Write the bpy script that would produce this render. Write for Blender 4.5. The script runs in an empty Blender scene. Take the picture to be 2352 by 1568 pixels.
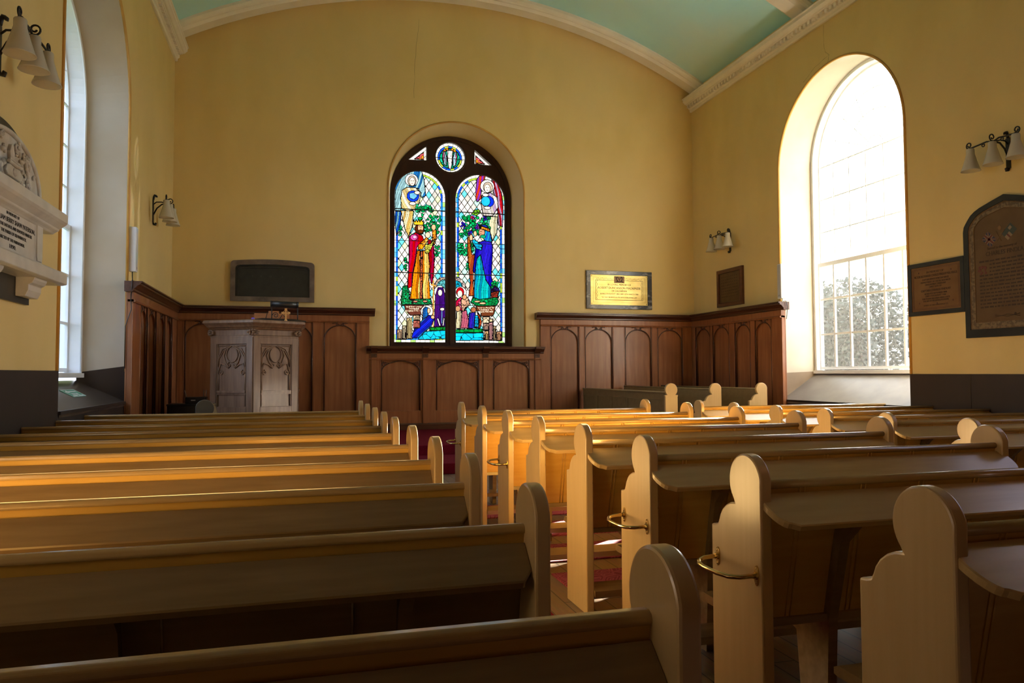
import bpy, bmesh, math, random
import numpy as np
from mathutils import Vector, Matrix
random.seed(7)
PI = math.pi
sc = bpy.context.scene
COL = sc.collection

# ------------------------------------------------------------------ room
WL, WR, D = -2.29, 8.02, 14.23       # left wall, right wall, end wall
YF = -7.5                            # wall behind the viewer
XC = (WL + WR) / 2
SKY, SUN, EXPO = 1.0, 19.0, 3.0
ZP, ZS = 0.30, 0.15                  # chancel platform and its step
YS, YP = 10.0, 11.05
ZDL, ZDR = 1.41, 1.33                # top of the brown dado, left and right

# ------------------------------------------------------------------ materials
def nodes(name):
    m = bpy.data.materials.new(name); m.use_nodes = True
    nt = m.node_tree
    for n in list(nt.nodes): nt.nodes.remove(n)
    out = nt.nodes.new('ShaderNodeOutputMaterial')
    return m, nt, out
def N(nt, t, **kw):
    n = nt.nodes.new(t)
    for k, v in kw.items():
        if k.startswith('i_'): n.inputs[k[2:].replace('_', ' ')].default_value = v
        else: setattr(n, k, v)
    return n
def rgba(c): return (c[0], c[1], c[2], 1.0)
def mat(name, c1, c2=None, rough=.5, scale=6.0, stretch=(1, 1, 1), metal=0.0, bump=0.0, detail=4.0, lo=.35, hi=.65, coat=0.0,
        spec=.5, c3=None, s3=1.5, coords='Object', bscale=None, nicks=None):
    m, nt, out = nodes(name)
    b = N(nt, 'ShaderNodeBsdfPrincipled')
    b.inputs['Roughness'].default_value = rough; b.inputs['Metallic'].default_value = metal
    b.inputs['Coat Weight'].default_value = coat; b.inputs['Coat Roughness'].default_value = .18
    b.inputs['Specular IOR Level'].default_value = spec
    nt.links.new(b.outputs[0], out.inputs[0])
    tc = N(nt, 'ShaderNodeTexCoord'); mp = N(nt, 'ShaderNodeMapping')
    mp.inputs['Scale'].default_value = stretch
    nt.links.new(tc.outputs[coords], mp.inputs[0])
    nz = N(nt, 'ShaderNodeTexNoise'); nz.inputs['Scale'].default_value = scale; nz.inputs['Detail'].default_value = detail
    nt.links.new(mp.outputs[0], nz.inputs['Vector'])
    cr = N(nt, 'ShaderNodeValToRGB')
    cr.color_ramp.elements[0].position = lo; cr.color_ramp.elements[1].position = hi
    cr.color_ramp.elements[0].color = rgba(c1); cr.color_ramp.elements[1].color = rgba(c2 or c1)
    nt.links.new(nz.outputs['Fac'], cr.inputs[0])
    col = cr.outputs[0]
    if c3:
        n2 = N(nt, 'ShaderNodeTexNoise'); n2.inputs['Scale'].default_value = s3; n2.inputs['Detail'].default_value = 3
        nt.links.new(tc.outputs[coords], n2.inputs['Vector'])
        r2 = N(nt, 'ShaderNodeValToRGB'); r2.color_ramp.elements[0].position = .42; r2.color_ramp.elements[1].position = .72
        nt.links.new(n2.outputs['Fac'], r2.inputs[0])
        mx = N(nt, 'ShaderNodeMix', data_type='RGBA')
        nt.links.new(r2.outputs[0], mx.inputs[0]); nt.links.new(col, mx.inputs[6]); mx.inputs[7].default_value = rgba(c3)
        col = mx.outputs[2]
    if nicks:                                                  # chips and bruises in the paint
        n4 = N(nt, 'ShaderNodeTexNoise'); n4.inputs['Scale'].default_value = 17; n4.inputs['Detail'].default_value = 3
        m4 = N(nt, 'ShaderNodeMapping'); m4.inputs['Scale'].default_value = nicks; nt.links.new(tc.outputs[coords], m4.inputs[0]); nt.links.new(m4.outputs[0], n4.inputs['Vector'])
        r4 = N(nt, 'ShaderNodeValToRGB'); r4.color_ramp.elements[0].position = .745; r4.color_ramp.elements[1].position = .775; nt.links.new(n4.outputs['Fac'], r4.inputs[0])
        mx4 = N(nt, 'ShaderNodeMix', data_type='RGBA'); nt.links.new(r4.outputs[0], mx4.inputs[0]); nt.links.new(col, mx4.inputs[6]); mx4.inputs[7].default_value = (.07, .035, .015, 1); col = mx4.outputs[2]
    nt.links.new(col, b.inputs['Base Color'])
    if bump:
        bp = N(nt, 'ShaderNodeBump'); bp.inputs['Strength'].default_value = bump; bp.inputs['Distance'].default_value = .004
        if bscale:
            n3 = N(nt, 'ShaderNodeTexNoise'); n3.inputs['Scale'].default_value = bscale; n3.inputs['Detail'].default_value = 5
            nt.links.new(tc.outputs[coords], n3.inputs['Vector']); nt.links.new(n3.outputs['Fac'], bp.inputs['Height'])
        else: nt.links.new(nz.outputs['Fac'], bp.inputs['Height'])
        nt.links.new(bp.outputs[0], b.inputs['Normal'])
    return m

M = {}
M['wall'] = mat('ochre_wall_paint', (.68, .515, .212), (.75, .58, .26), .6, 1.2, (1, 1, .5), c3=(.70, .54, .26), s3=.7, bump=.25, bscale=60, coords='Object', spec=.35)
M['reveal'] = mat('cream_reveal_paint', (.52, .485, .41), (.57, .535, .46), .4, 1.5, c3=(.49, .43, .33), s3=1.1, bump=.15, bscale=40)
M['bead'] = mat('amber_bead_paint', (.50, .26, .05), (.60, .34, .08), .35, 3)
M['ceiling'] = mat('pale_blue_ceiling_paint', (.42, .80, .90), (.48, .85, .94), .6, .8, c3=(.56, .80, .82), s3=.5, bump=.15, bscale=25)
M['plaster'] = mat('ivory_plaster', (.76, .72, .65), (.83, .79, .72), .5, 2.0, bump=.1, bscale=50)
M['dado'] = mat('brown_dado_paint', (.025, .015, .011), (.033, .021, .016), .5, 2.0, (1, 1, .3), bump=.1, bscale=30)
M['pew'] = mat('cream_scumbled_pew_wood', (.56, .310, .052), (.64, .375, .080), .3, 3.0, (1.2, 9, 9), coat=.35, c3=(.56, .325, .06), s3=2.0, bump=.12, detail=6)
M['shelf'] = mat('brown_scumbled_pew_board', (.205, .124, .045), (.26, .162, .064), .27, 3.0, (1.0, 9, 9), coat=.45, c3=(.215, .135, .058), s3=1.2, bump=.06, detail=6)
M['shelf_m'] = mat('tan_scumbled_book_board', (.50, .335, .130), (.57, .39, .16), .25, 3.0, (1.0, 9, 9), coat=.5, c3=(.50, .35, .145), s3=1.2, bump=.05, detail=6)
M['pew_v'] = mat('cream_scumbled_pew_end', (.57, .385, .165), (.61, .42, .19), .3, 3.0, (10, 10, .8), coat=.4, c3=(.55, .37, .155), s3=2.5, nicks=(2, 1.3, 1), bump=.1, detail=6)
M['rail'] = mat('worn_gold_rail_wood', (.40, .255, .095), (.48, .31, .12), .26, 3.0, (1, 12, 12), coat=.6, c3=(.42, .27, .10), s3=2.0, nicks=(.6, 2, 2), bump=.12, detail=6)
M['edge'] = mat('worn_pew_edge', (.40, .22, .06), (.62, .40, .16), .4, 5.0, (2, 10, 10), c3=(.16, .08, .03), s3=6)
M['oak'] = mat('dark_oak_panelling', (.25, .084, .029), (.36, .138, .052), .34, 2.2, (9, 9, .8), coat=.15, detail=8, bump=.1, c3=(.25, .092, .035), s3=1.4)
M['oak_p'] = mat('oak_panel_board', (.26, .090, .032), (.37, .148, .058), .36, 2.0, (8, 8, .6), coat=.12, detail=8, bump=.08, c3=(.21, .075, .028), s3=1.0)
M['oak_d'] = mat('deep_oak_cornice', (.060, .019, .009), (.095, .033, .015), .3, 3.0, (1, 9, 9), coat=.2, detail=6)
M['pulpit'] = mat('fumed_oak_pulpit', (.165, .092, .052), (.25, .150, .090), .42, 2.4, (10, 10, .8), detail=8, bump=.12, coat=.05)
M['olive'] = mat('olive_brown_paint', (.20, .140, .055), (.24, .17, .072), .45, 2.0, (4, 1, 6), detail=4)
M['marble'] = mat('white_memorial_marble', (.50, .50, .50), (.64, .63, .62), .35, 5.0, c3=(.56, .52, .47), s3=2.2, bump=.1)
M['carved'] = mat('carved_memorial_marble', (.46, .45, .44), (.64, .63, .61), .5, 9.0, c3=(.42, .36, .28), s3=5, bump=.4)
M['slate'] = mat('black_slate', (.010, .012, .011), (.02, .022, .02), .35, 5)
M['greymarble'] = mat('veined_grey_marble', (.035, .038, .044), (.30, .30, .32), .2, 4.5, (1, 1, 2.2), detail=9, lo=.52, hi=.75)
M['brownmarble'] = mat('mottled_brown_marble', (.085, .068, .060), (.19, .155, .135), .3, 6, detail=8, c3=(.16, .12, .095), s3=4)
M['bronze'] = mat('dark_bronze_tablet', (.010, .012, .009), (.018, .02, .016), .4, 8)
M['brass'] = mat('polished_brass', (.66, .48, .18), (.74, .57, .25), .22, 4, metal=1.0, bump=.06, bscale=5)
M['brassplate'] = mat('engraved_brass_sheet', (.33, .235, .072), (.46, .345, .125), .30, 2.5, (1, 1, 3), metal=1.0, bump=.12, bscale=6)
M['copper'] = mat('tan_engraved_plate', (.17, .088, .030), (.21, .115, .044), .42, 4, metal=.35)
M['copper_d'] = mat('tan_gothic_plate', (.115, .066, .026), (.145, .088, .038), .42, 4, metal=.35)
M['scrollwork'] = mat('dark_scroll_border', (.10, .07, .035), (.19, .135, .07), .5, 26, detail=6, lo=.45, hi=.55)
M['letter'] = mat('black_lettering', (.012, .011, .010), None, .6)
M['letter_b'] = mat('brown_engraved_lettering', (.05, .025, .010), None, .6)
M['letter_g'] = mat('faint_bronze_lettering', (.05, .055, .045), None, .5)
M['letter_w'] = mat('white_sign_lettering', (.75, .78, .76), None, .5)
M['iron'] = mat('black_wrought_iron', (.010, .009, .008), (.02, .018, .016), .45, 20, bump=.2)
M['redwood'] = mat('reddish_mahogany', (.075, .024, .012), (.115, .038, .018), .35, 3, (1, 6, 6))
M['redwood_p'] = mat('dull_bronze_plate', (.085, .045, .018), (.115, .064, .028), .4, 5, metal=.3)
M['white'] = mat('white_sash_paint', (.76, .79, .82), (.82, .84, .87), .35, 4)
M['winoak'] = mat('dark_window_oak', (.020, .0055, .004), (.033, .010, .006), .35, 3, (6, 6, .8), coat=.1)
M['lead'] = mat('window_lead', (.012, .012, .013), None, .5)
M['sill_r'] = mat('grey_painted_sill', (.21, .19, .18), (.26, .235, .22), .3, 3, spec=.5)
M['sill_b'] = mat('taupe_jamb_foot', (.22, .16, .11), (.27, .20, .14), .45, 3)
M['sill_l'] = mat('brown_painted_sill', (.060, .045, .036), (.082, .062, .05), .25, 3)
M['plastic'] = mat('white_speaker_plastic', (.66, .68, .72), (.70, .72, .76), .4, 4)
M['grille'] = mat('pale_speaker_grille', (.47, .48, .52), (.53, .54, .58), .5, 160)
M['blackplastic'] = mat('black_plastic', (.012, .012, .014), (.02, .02, .022), .35, 6)
M['chrome'] = mat('bright_chrome', (.8, .82, .85), None, .12, metal=1.0)
M['green'] = mat('green_sign', (.015, .26, .15), (.02, .30, .18), .4, 3)
M['board'] = mat('orange_wood_board', (.36, .135, .045), (.45, .18, .065), .4, 3, (1, 8, 8))
M['crosswood'] = mat('pale_carved_wood', (.52, .27, .08), (.62, .36, .13), .45, 8)
M['purple'] = mat('purple_cap', (.16, .10, .60), None, .35)
M['boards'] = None
M['carpet'] = mat('red_carpet', (.105, .003, .011), (.15, .005, .018), .9, 90, bump=.3, spec=.1)
M['leaf'] = mat('evergreen_leaf', (.010, .020, .010), (.024, .040, .020), .6, 12)
M['shaded_end'] = mat('shaded_stall_end', (.075, .062, .043), (.095, .08, .057), .5, 4)  # stall end coloured dark to stand in for the shade beside the pulpit
M['bark'] = mat('tree_bark', (.06, .045, .03), (.1, .075, .05), .9, 8)
M['grass'] = mat('lawn', (.05, .085, .025), (.08, .12, .04), .9, 2)

def floor_mat():
    m, nt, out = nodes('worn_floorboards')
    b = N(nt, 'ShaderNodeBsdfPrincipled'); nt.links.new(b.outputs[0], out.inputs[0])
    b.inputs['Roughness'].default_value = .42
    tc = N(nt, 'ShaderNodeTexCoord'); mp = N(nt, 'ShaderNodeMapping'); mp.inputs['Rotation'].default_value = (0, 0, PI / 2)
    nt.links.new(tc.outputs['Object'], mp.inputs[0])
    br = N(nt, 'ShaderNodeTexBrick'); br.offset = .37
    for k, v in (('Scale', 1.0), ('Brick Width', 3.1), ('Row Height', .125), ('Mortar Size', .004), ('Mortar Smooth', .1)): br.inputs[k].default_value = v
    br.inputs['Color1'].default_value = (.205, .135, .08, 1); br.inputs['Color2'].default_value = (.27, .18, .105, 1); br.inputs['Mortar'].default_value = (.02, .013, .008, 1)
    nt.links.new(mp.outputs[0], br.inputs['Vector'])
    nz = N(nt, 'ShaderNodeTexNoise'); nz.inputs['Scale'].default_value = 5; nz.inputs['Detail'].default_value = 6
    m2 = N(nt, 'ShaderNodeMapping'); m2.inputs['Scale'].default_value = (10, .8, 1)
    nt.links.new(tc.outputs['Object'], m2.inputs[0]); nt.links.new(m2.outputs[0], nz.inputs['Vector'])
    mx = N(nt, 'ShaderNodeMix', data_type='RGBA', blend_type='MULTIPLY'); mx.inputs[0].default_value = .6
    nt.links.new(br.outputs[0], mx.inputs[6]); nt.links.new(nz.outputs['Color'], mx.inputs[7]); nt.links.new(mx.outputs[2], b.inputs['Base Color'])
    return m
M['boards'] = floor_mat()

def rug_mat():
    m, nt, out = nodes('patterned_red_runner')
    b = N(nt, 'ShaderNodeBsdfPrincipled'); nt.links.new(b.outputs[0], out.inputs[0]); b.inputs['Roughness'].default_value = .9
    tc = N(nt, 'ShaderNodeTexCoord'); v = N(nt, 'ShaderNodeTexVoronoi'); v.inputs['Scale'].default_value = 9; v.feature = 'DISTANCE_TO_EDGE'
    nt.links.new(tc.outputs['Object'], v.inputs['Vector'])
    w = N(nt, 'ShaderNodeMath', operation='SINE'); k = N(nt, 'ShaderNodeMath', operation='MULTIPLY'); k.inputs[1].default_value = 38
    nt.links.new(v.outputs['Distance'], k.inputs[0]); nt.links.new(k.outputs[0], w.inputs[0])
    cr = N(nt, 'ShaderNodeValToRGB'); cr.color_ramp.elements[0].position = .35; cr.color_ramp.elements[1].position = .6
    cr.color_ramp.elements[0].color = (.22, .015, .035, 1); cr.color_ramp.elements[1].color = (.36, .07, .09, 1)
    nt.links.new(w.outputs[0], cr.inputs[0]); nt.links.new(cr.outputs[0], b.inputs['Base Color'])
    return m
M['rug'] = rug_mat()

def glass_mat(name, tint, haze, hazecol):
    m, nt, out = nodes(name)
    tr = N(nt, 'ShaderNodeBsdfTransparent'); tr.inputs[0].default_value = rgba(tint)
    tl = N(nt, 'ShaderNodeBsdfTranslucent'); tl.inputs[0].default_value = rgba(hazecol)  # translucent share stands in for the hazy glow over bright panes
    gl = N(nt, 'ShaderNodeBsdfGlossy'); gl.inputs['Roughness'].default_value = .05
    tc = N(nt, 'ShaderNodeTexCoord'); nz = N(nt, 'ShaderNodeTexNoise'); nz.inputs['Scale'].default_value = 22; nz.inputs['Detail'].default_value = 8
    nt.links.new(tc.outputs['Object'], nz.inputs['Vector'])
    mr = N(nt, 'ShaderNodeMapRange'); mr.inputs['From Min'].default_value = .35; mr.inputs['From Max'].default_value = .75
    mr.inputs['To Min'].default_value = haze * .6; mr.inputs['To Max'].default_value = haze * 1.8
    nt.links.new(nz.outputs['Fac'], mr.inputs['Value'])
    m1 = N(nt, 'ShaderNodeMixShader'); nt.links.new(mr.outputs[0], m1.inputs[0]); nt.links.new(tr.outputs[0], m1.inputs[1]); nt.links.new(tl.outputs[0], m1.inputs[2])
    fr = N(nt, 'ShaderNodeLayerWeight'); fr.inputs[0].default_value = .12
    fm = N(nt, 'ShaderNodeMath', operation='MULTIPLY'); fm.inputs[1].default_value = .35; nt.links.new(fr.outputs['Facing'], fm.inputs[0])
    m2 = N(nt, 'ShaderNodeMixShader'); nt.links.new(fm.outputs[0], m2.inputs[0]); nt.links.new(m1.outputs[0], m2.inputs[1]); nt.links.new(gl.outputs[0], m2.inputs[2])
    nt.links.new(m2.outputs[0], out.inputs[0])
    return m
M['glass'] = glass_mat('hazed_clear_glass', (.94, .96, .97), .005, (.9, .93, .97))

M['dimglass'] = glass_mat('light_dimming_glass', (.33, .335, .40), .02, (.1, .1, .12))  # glass darkened so the unseen right window lets in less light
M['sunblockglass'] = glass_mat('sun_absorbing_glass', (.05, .045, .055), .15, (.05, .04, .05))  # dark glass of the added left window, swallows the sun

def stained_mat():
    m, nt, out = nodes('stained_glass')
    at = N(nt, 'ShaderNodeAttribute'); at.attribute_name = 'glass'
    tr = N(nt, 'ShaderNodeBsdfTransparent')
    sc_ = N(nt, 'ShaderNodeMix', data_type='RGBA', blend_type='MULTIPLY'); sc_.inputs[0].default_value = 1
    tc = N(nt, 'ShaderNodeTexCoord'); nz = N(nt, 'ShaderNodeTexNoise'); nz.inputs['Scale'].default_value = 14; nz.inputs['Detail'].default_value = 5
    nt.links.new(tc.outputs['Object'], nz.inputs['Vector'])
    cr = N(nt, 'ShaderNodeValToRGB'); cr.color_ramp.elements[0].position = .3; cr.color_ramp.elements[1].position = .65
    g0, g1 = STAIN * .72, STAIN
    cr.color_ramp.elements[0].color = (g0, g0, g0, 1); cr.color_ramp.elements[1].color = (g1, g1, g1, 1)
    nt.links.new(nz.outputs['Fac'], cr.inputs[0])
    nt.links.new(at.outputs['Color'], sc_.inputs[6]); nt.links.new(cr.outputs[0], sc_.inputs[7])
    nt.links.new(sc_.outputs[2], tr.inputs[0])
    tl = N(nt, 'ShaderNodeBsdfTranslucent'); nt.links.new(sc_.outputs[2], tl.inputs[0])
    m0 = N(nt, 'ShaderNodeMixShader'); m0.inputs[0].default_value = .86; nt.links.new(tr.outputs[0], m0.inputs[1]); nt.links.new(tl.outputs[0], m0.inputs[2])
    gl = N(nt, 'ShaderNodeBsdfGlossy'); gl.inputs['Roughness'].default_value = .15
    mx = N(nt, 'ShaderNodeMixShader'); mx.inputs[0].default_value = .03
    nt.links.new(m0.outputs[0], mx.inputs[1]); nt.links.new(gl.outputs[0], mx.inputs[2]); nt.links.new(mx.outputs[0], out.inputs[0])
    return m
STAIN = .080
M['stained'] = stained_mat()

def shade_mat():
    m, nt, out = nodes('opal_glass_shade')
    b = N(nt, 'ShaderNodeBsdfPrincipled'); b.inputs['Base Color'].default_value = (.72, .69, .62, 1); b.inputs['Roughness'].default_value = .12
    tl = N(nt, 'ShaderNodeBsdfTranslucent'); tl.inputs[0].default_value = (.75, .70, .60, 1)
    nz = N(nt, 'ShaderNodeTexNoise'); nz.inputs['Scale'].default_value = 120
    bp = N(nt, 'ShaderNodeBump'); bp.inputs['Strength'].default_value = .15; nt.links.new(nz.outputs['Fac'], bp.inputs['Height']); nt.links.new(bp.outputs[0], b.inputs['Normal'])
    mx = N(nt, 'ShaderNodeMixShader'); mx.inputs[0].default_value = .35
    nt.links.new(b.outputs[0], mx.inputs[1]); nt.links.new(tl.outputs[0], mx.inputs[2]); nt.links.new(mx.outputs[0], out.inputs[0])
    return m
M['shade'] = shade_mat()

# ------------------------------------------------------------------ mesh helpers
class MB:
    def __init__(s): s.v = []; s.f = []; s.m = []; s.sm = []
    def add(s, vs, fs, mi=0, smooth=False):
        o = len(s.v); s.v += [tuple(p) for p in vs]
        for f in fs: s.f.append([i + o for i in f]); s.m.append(mi); s.sm.append(smooth)
    def box(s, x0, x1, y0, y1, z0, z1, mi=0):
        s.add([(x0, y0, z0), (x1, y0, z0), (x1, y1, z0), (x0, y1, z0), (x0, y0, z1), (x1, y0, z1), (x1, y1, z1), (x0, y1, z1)],
              [(0, 3, 2, 1), (4, 5, 6, 7), (0, 1, 5, 4), (1, 2, 6, 5), (2, 3, 7, 6), (3, 0, 4, 7)], mi)
    def prism(s, prof, a0, a1, axis='x', mi=0, smooth=False):
        # prof: list of 2D points; axis x -> (y,z), y -> (x,z), z -> (x,y)
        def P(a, p):
            return {'x': (a, p[0], p[1]), 'y': (p[0], a, p[1]), 'z': (p[0], p[1], a)}[axis]
        n = len(prof)
        s.add([P(a0, p) for p in prof] + [P(a1, p) for p in prof], [(i, (i + 1) % n, n + (i + 1) % n, n + i) for i in range(n)], mi, smooth)
        s.add([P(a0, p) for p in prof], [tuple(range(n))[::-1]], mi); s.add([P(a1, p) for p in prof], [tuple(range(n))], mi)
    def lathe(s, prof, n=20, c=(0, 0, 0), mi=0, smooth=True, closed=False):
        k = len(prof); vs = []
        for j in range(n):
            a = 2 * PI * j / n
            for r, z in prof: vs.append((c[0] + r * math.cos(a), c[1] + r * math.sin(a), c[2] + z))
        fs = []
        for j in range(n):
            for i in range(k - 1):
                a, b = j * k + i, ((j + 1) % n) * k + i
                fs.append((a, b, b + 1, a + 1))
        s.add(vs, fs, mi, smooth)
    def tube(s, pts, r, n=8, mi=0, caps=True, closed=False, smooth=True):
        pts = [Vector(p) for p in pts]; m = len(pts)
        rs = r if isinstance(r, (list, tuple)) else [r] * m
        vs = []; prev = None
        for i, p in enumerate(pts):
            if closed: t = pts[(i + 1) % m] - pts[i - 1]
            else: t = (pts[min(i + 1, m - 1)] - pts[max(i - 1, 0)])
            t = t.normalized() if t.length > 1e-9 else Vector((0, 0, 1))
            if prev is None:
                u = t.cross(Vector((0, 0, 1)))
                if u.length < 1e-3: u = t.cross(Vector((1, 0, 0)))
            else:
                u = prev - t * prev.dot(t)
                if u.length < 1e-6: u = t.cross(Vector((0, 0, 1)))
            u.normalize(); prev = u; w = t.cross(u)
            for k in range(n):
                a = 2 * PI * k / n
                vs.append(p + (u * math.cos(a) + w * math.sin(a)) * rs[i])
        fs = []
        for i in range(m if closed else m - 1):
            for k in range(n):
                a = i * n + k; b = i * n + (k + 1) % n; j = ((i + 1) % m) * n
                fs.append((a, b, j + (k + 1) % n, j + k))
        s.add(vs, fs, mi, smooth)
        if caps and not closed:
            s.add(vs[:n], [tuple(range(n))[::-1]], mi); s.add(vs[-n:], [tuple(range(n))], mi)
    def sphere(s, c, r, n=10, mi=0, sc_=(1, 1, 1)):
        prof = [(max(1e-4, r * math.sin(PI * i / n)), -r * math.cos(PI * i / n)) for i in range(n + 1)]
        o = len(s.v); s.lathe(prof, n * 2, (0, 0, 0), mi)
        for i in range(o, len(s.v)):
            p = s.v[i]; s.v[i] = (c[0] + p[0] * sc_[0], c[1] + p[1] * sc_[1], c[2] + p[2] * sc_[2])
    def plate(s, outer, holes, y0, y1, mi=0):
        vs, fs = plate(outer, holes, y0, y1); s.add(vs, fs, mi)
    def mesh(s, name, mats, bevel=0, seg=2, ang=40, soft=0):
        me = bpy.data.meshes.new(name); me.from_pydata(s.v, [], s.f)
        for m in (mats if isinstance(mats, (list, tuple)) else [mats]): me.materials.append(M[m] if isinstance(m, str) else m)
        me.polygons.foreach_set('material_index', s.m); me.polygons.foreach_set('use_smooth', s.sm)
        bm = bmesh.new(); bm.from_mesh(me)
        bmesh.ops.remove_doubles(bm, verts=bm.verts, dist=1e-5)
        bmesh.ops.recalc_face_normals(bm, faces=bm.faces)
        if bevel:
            es = [e for e in bm.edges if len(e.link_faces) == 2 and e.calc_face_angle(0) > math.radians(ang)]
            bmesh.ops.bevel(bm, geom=es, offset=bevel, segments=seg, affect='EDGES', profile=.5, clamp_overlap=True)
        bm.to_mesh(me); bm.free()
        if soft: me.polygons.foreach_set('use_smooth', [True] * len(me.polygons)); me.set_sharp_from_angle(angle=math.radians(soft))
        me.update()
        return me
    def build(s, name, mats, parent=None, loc=(0, 0, 0), rz=0, **kw):
        o = bpy.data.objects.new(name, s.mesh(name, mats, **kw)); COL.objects.link(o)
        o.location = loc; o.rotation_euler = (0, 0, rz)
        if parent: o.parent = parent
        return o

def plate(outer, holes, y0, y1):
    # a flat board in the x-z plane with holes, from y0 to y1
    cu = bpy.data.curves.new('outline', 'CURVE'); cu.dimensions = '2D'; cu.fill_mode = 'BOTH'; cu.extrude = abs(y1 - y0) / 2
    for ring in [outer] + list(holes):
        sp = cu.splines.new('POLY'); sp.points.add(len(ring) - 1); sp.use_cyclic_u = True
        for p, q in zip(sp.points, ring): p.co = (q[0], q[1], 0, 1)
    ob = bpy.data.objects.new('outline', cu); COL.objects.link(ob)
    dg = bpy.context.evaluated_depsgraph_get(); me = bpy.data.meshes.new_from_object(ob.evaluated_get(dg))
    vs = [(v.co.x, (y0 + y1) / 2 - v.co.z, v.co.y) for v in me.vertices]; fs = [tuple(p.vertices) for p in me.polygons]
    bpy.data.objects.remove(ob); bpy.data.curves.remove(cu); bpy.data.meshes.remove(me)
    return vs, fs
def arch_pts(xc, hw, zb, zs, rise=None, n=28):
    rise = hw if rise is None else rise
    return [(xc - hw, zb)] + [(xc - hw * math.cos(PI * i / n), zs + rise * math.sin(PI * i / n)) for i in range(n + 1)] + [(xc + hw, zb)]
def rect(x0, x1, z0, z1): return [(x0, z0), (x1, z0), (x1, z1), (x0, z1)]
def circ(xc, zc, r, n=32): return [(xc + r * math.cos(2 * PI * i / n), zc + r * math.sin(2 * PI * i / n)) for i in range(n)]
def spiral(c, r0, turns, a0=0, sgn=1, n=26, y=0, rend=.15):
    return [(c[0] + r0 * (1 - (1 - rend) * t / n) * math.cos(a0 + sgn * 2 * PI * turns * t / n), y,
             c[1] + r0 * (1 - (1 - rend) * t / n) * math.sin(a0 + sgn * 2 * PI * turns * t / n)) for t in range(n + 1)]

def thing(name, label, cat, loc=(0, 0, 0), rz=0, group=None, kind=None):
    o = bpy.data.objects.new(name, None); COL.objects.link(o); o.empty_display_size = .1
    o.location = loc; o.rotation_euler = (0, 0, rz)
    o['label'] = label; o['category'] = cat
    if group: o['group'] = group
    if kind: o['kind'] = kind
    return o
def tag(o, label, cat, group=None, kind=None):
    o['label'] = label; o['category'] = cat
    if group: o['group'] = group
    if kind: o['kind'] = kind
    return o
def struct(o, label=None, cat=None):
    o['kind'] = 'structure'
    if label: o['label'] = label; o['category'] = cat
    return o
def dup(root, loc=None, rz=None, label=None, skip=()):
    r = root.copy(); COL.objects.link(r)
    if loc is not None: r.location = loc
    if rz is not None: r.rotation_euler = (0, 0, rz)
    if label: r['label'] = label
    for ch in list(root.children):
        if ch.name.split('.')[0] in skip: continue
        c = ch.copy(); COL.objects.link(c); c.parent = r
        for g in list(ch.children):
            d = g.copy(); COL.objects.link(d); d.parent = c
    return r
def text(name, body, size, loc, mt, parent, rz=0, sx=1.0, width=None, align='CENTER', extrude=.0012, tilt=PI / 2):
    cu = bpy.data.curves.new(name, 'FONT'); cu.body = body; cu.size = size; cu.align_x = align; cu.extrude = extrude; cu.resolution_u = 3
    cu.materials.append(M[mt])
    tmp = bpy.data.objects.new(name, cu); COL.objects.link(tmp); dg = bpy.context.evaluated_depsgraph_get()
    me = bpy.data.meshes.new_from_object(tmp.evaluated_get(dg)); bpy.data.objects.remove(tmp); bpy.data.curves.remove(cu)
    if not me.materials: me.materials.append(M[mt])
    me.name = name; o = bpy.data.objects.new(name, me); COL.objects.link(o); o.parent = parent
    if width: xs_ = [v.co.x for v in me.vertices]; sx = width / (max(xs_) - min(xs_))
    o.location = loc; o.rotation_euler = (tilt, 0, rz); o.scale = (sx, 1, 1)
    return o
RZB, RZR, RZL = 0.0, -PI / 2, PI / 2       # rotations for things on the end, right and left walls

# ------------------------------------------------------------------ the setting
RWIN = dict(yc=9.79, hw=1.42, zb=ZDR, zs=4.86, depth=.68, fzs=4.97, fhw=1.42)
LWIN = dict(yc=9.395, hw=1.395, zb=ZDL - .03, zs=4.92, depth=.50, fzs=4.80, fhw=1.25)
BWIN = dict(xc=2.87, hw=1.348, zb=1.885, zs=4.96, depth=.72, fzs=4.97, fhw=1.235)
RYS = [RWIN['yc'], RWIN['yc'] - 5.75]
LYS = [LWIN['yc'], LWIN['yc'] - 6.9]  # second window is added where the sun would strike the left wall

def wall_with_windows(name, u0, u1, z1, wins, w, matname='wall', top=None):
    mb = MB()
    holes = [arch_pts(uc, w['hw'], w['fl'], w['zs'], n=40) for uc in wins]
    outer = top if top else rect(u0, u1, 0, z1)
    mb.plate(outer, holes, 0, .02, 0)
    for uc in wins:                                        # the plastered reveals
        a = arch_pts(uc, w['hw'], w['zb'], w['zs'], n=40); b = arch_pts(uc, w['fhw'] + .004, w['zb'], w['fzs'], n=40)
        # walls are read from inside: local y grows outward through the wall
        n = len(a)
        mb.add([(p[0], .0, p[1]) for p in a] + [(p[0], w['depth'] + .05, p[1]) for p in b], [(i, i + 1, n + i + 1, n + i) for i in range(n - 1)], 1)
    return mb
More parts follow.
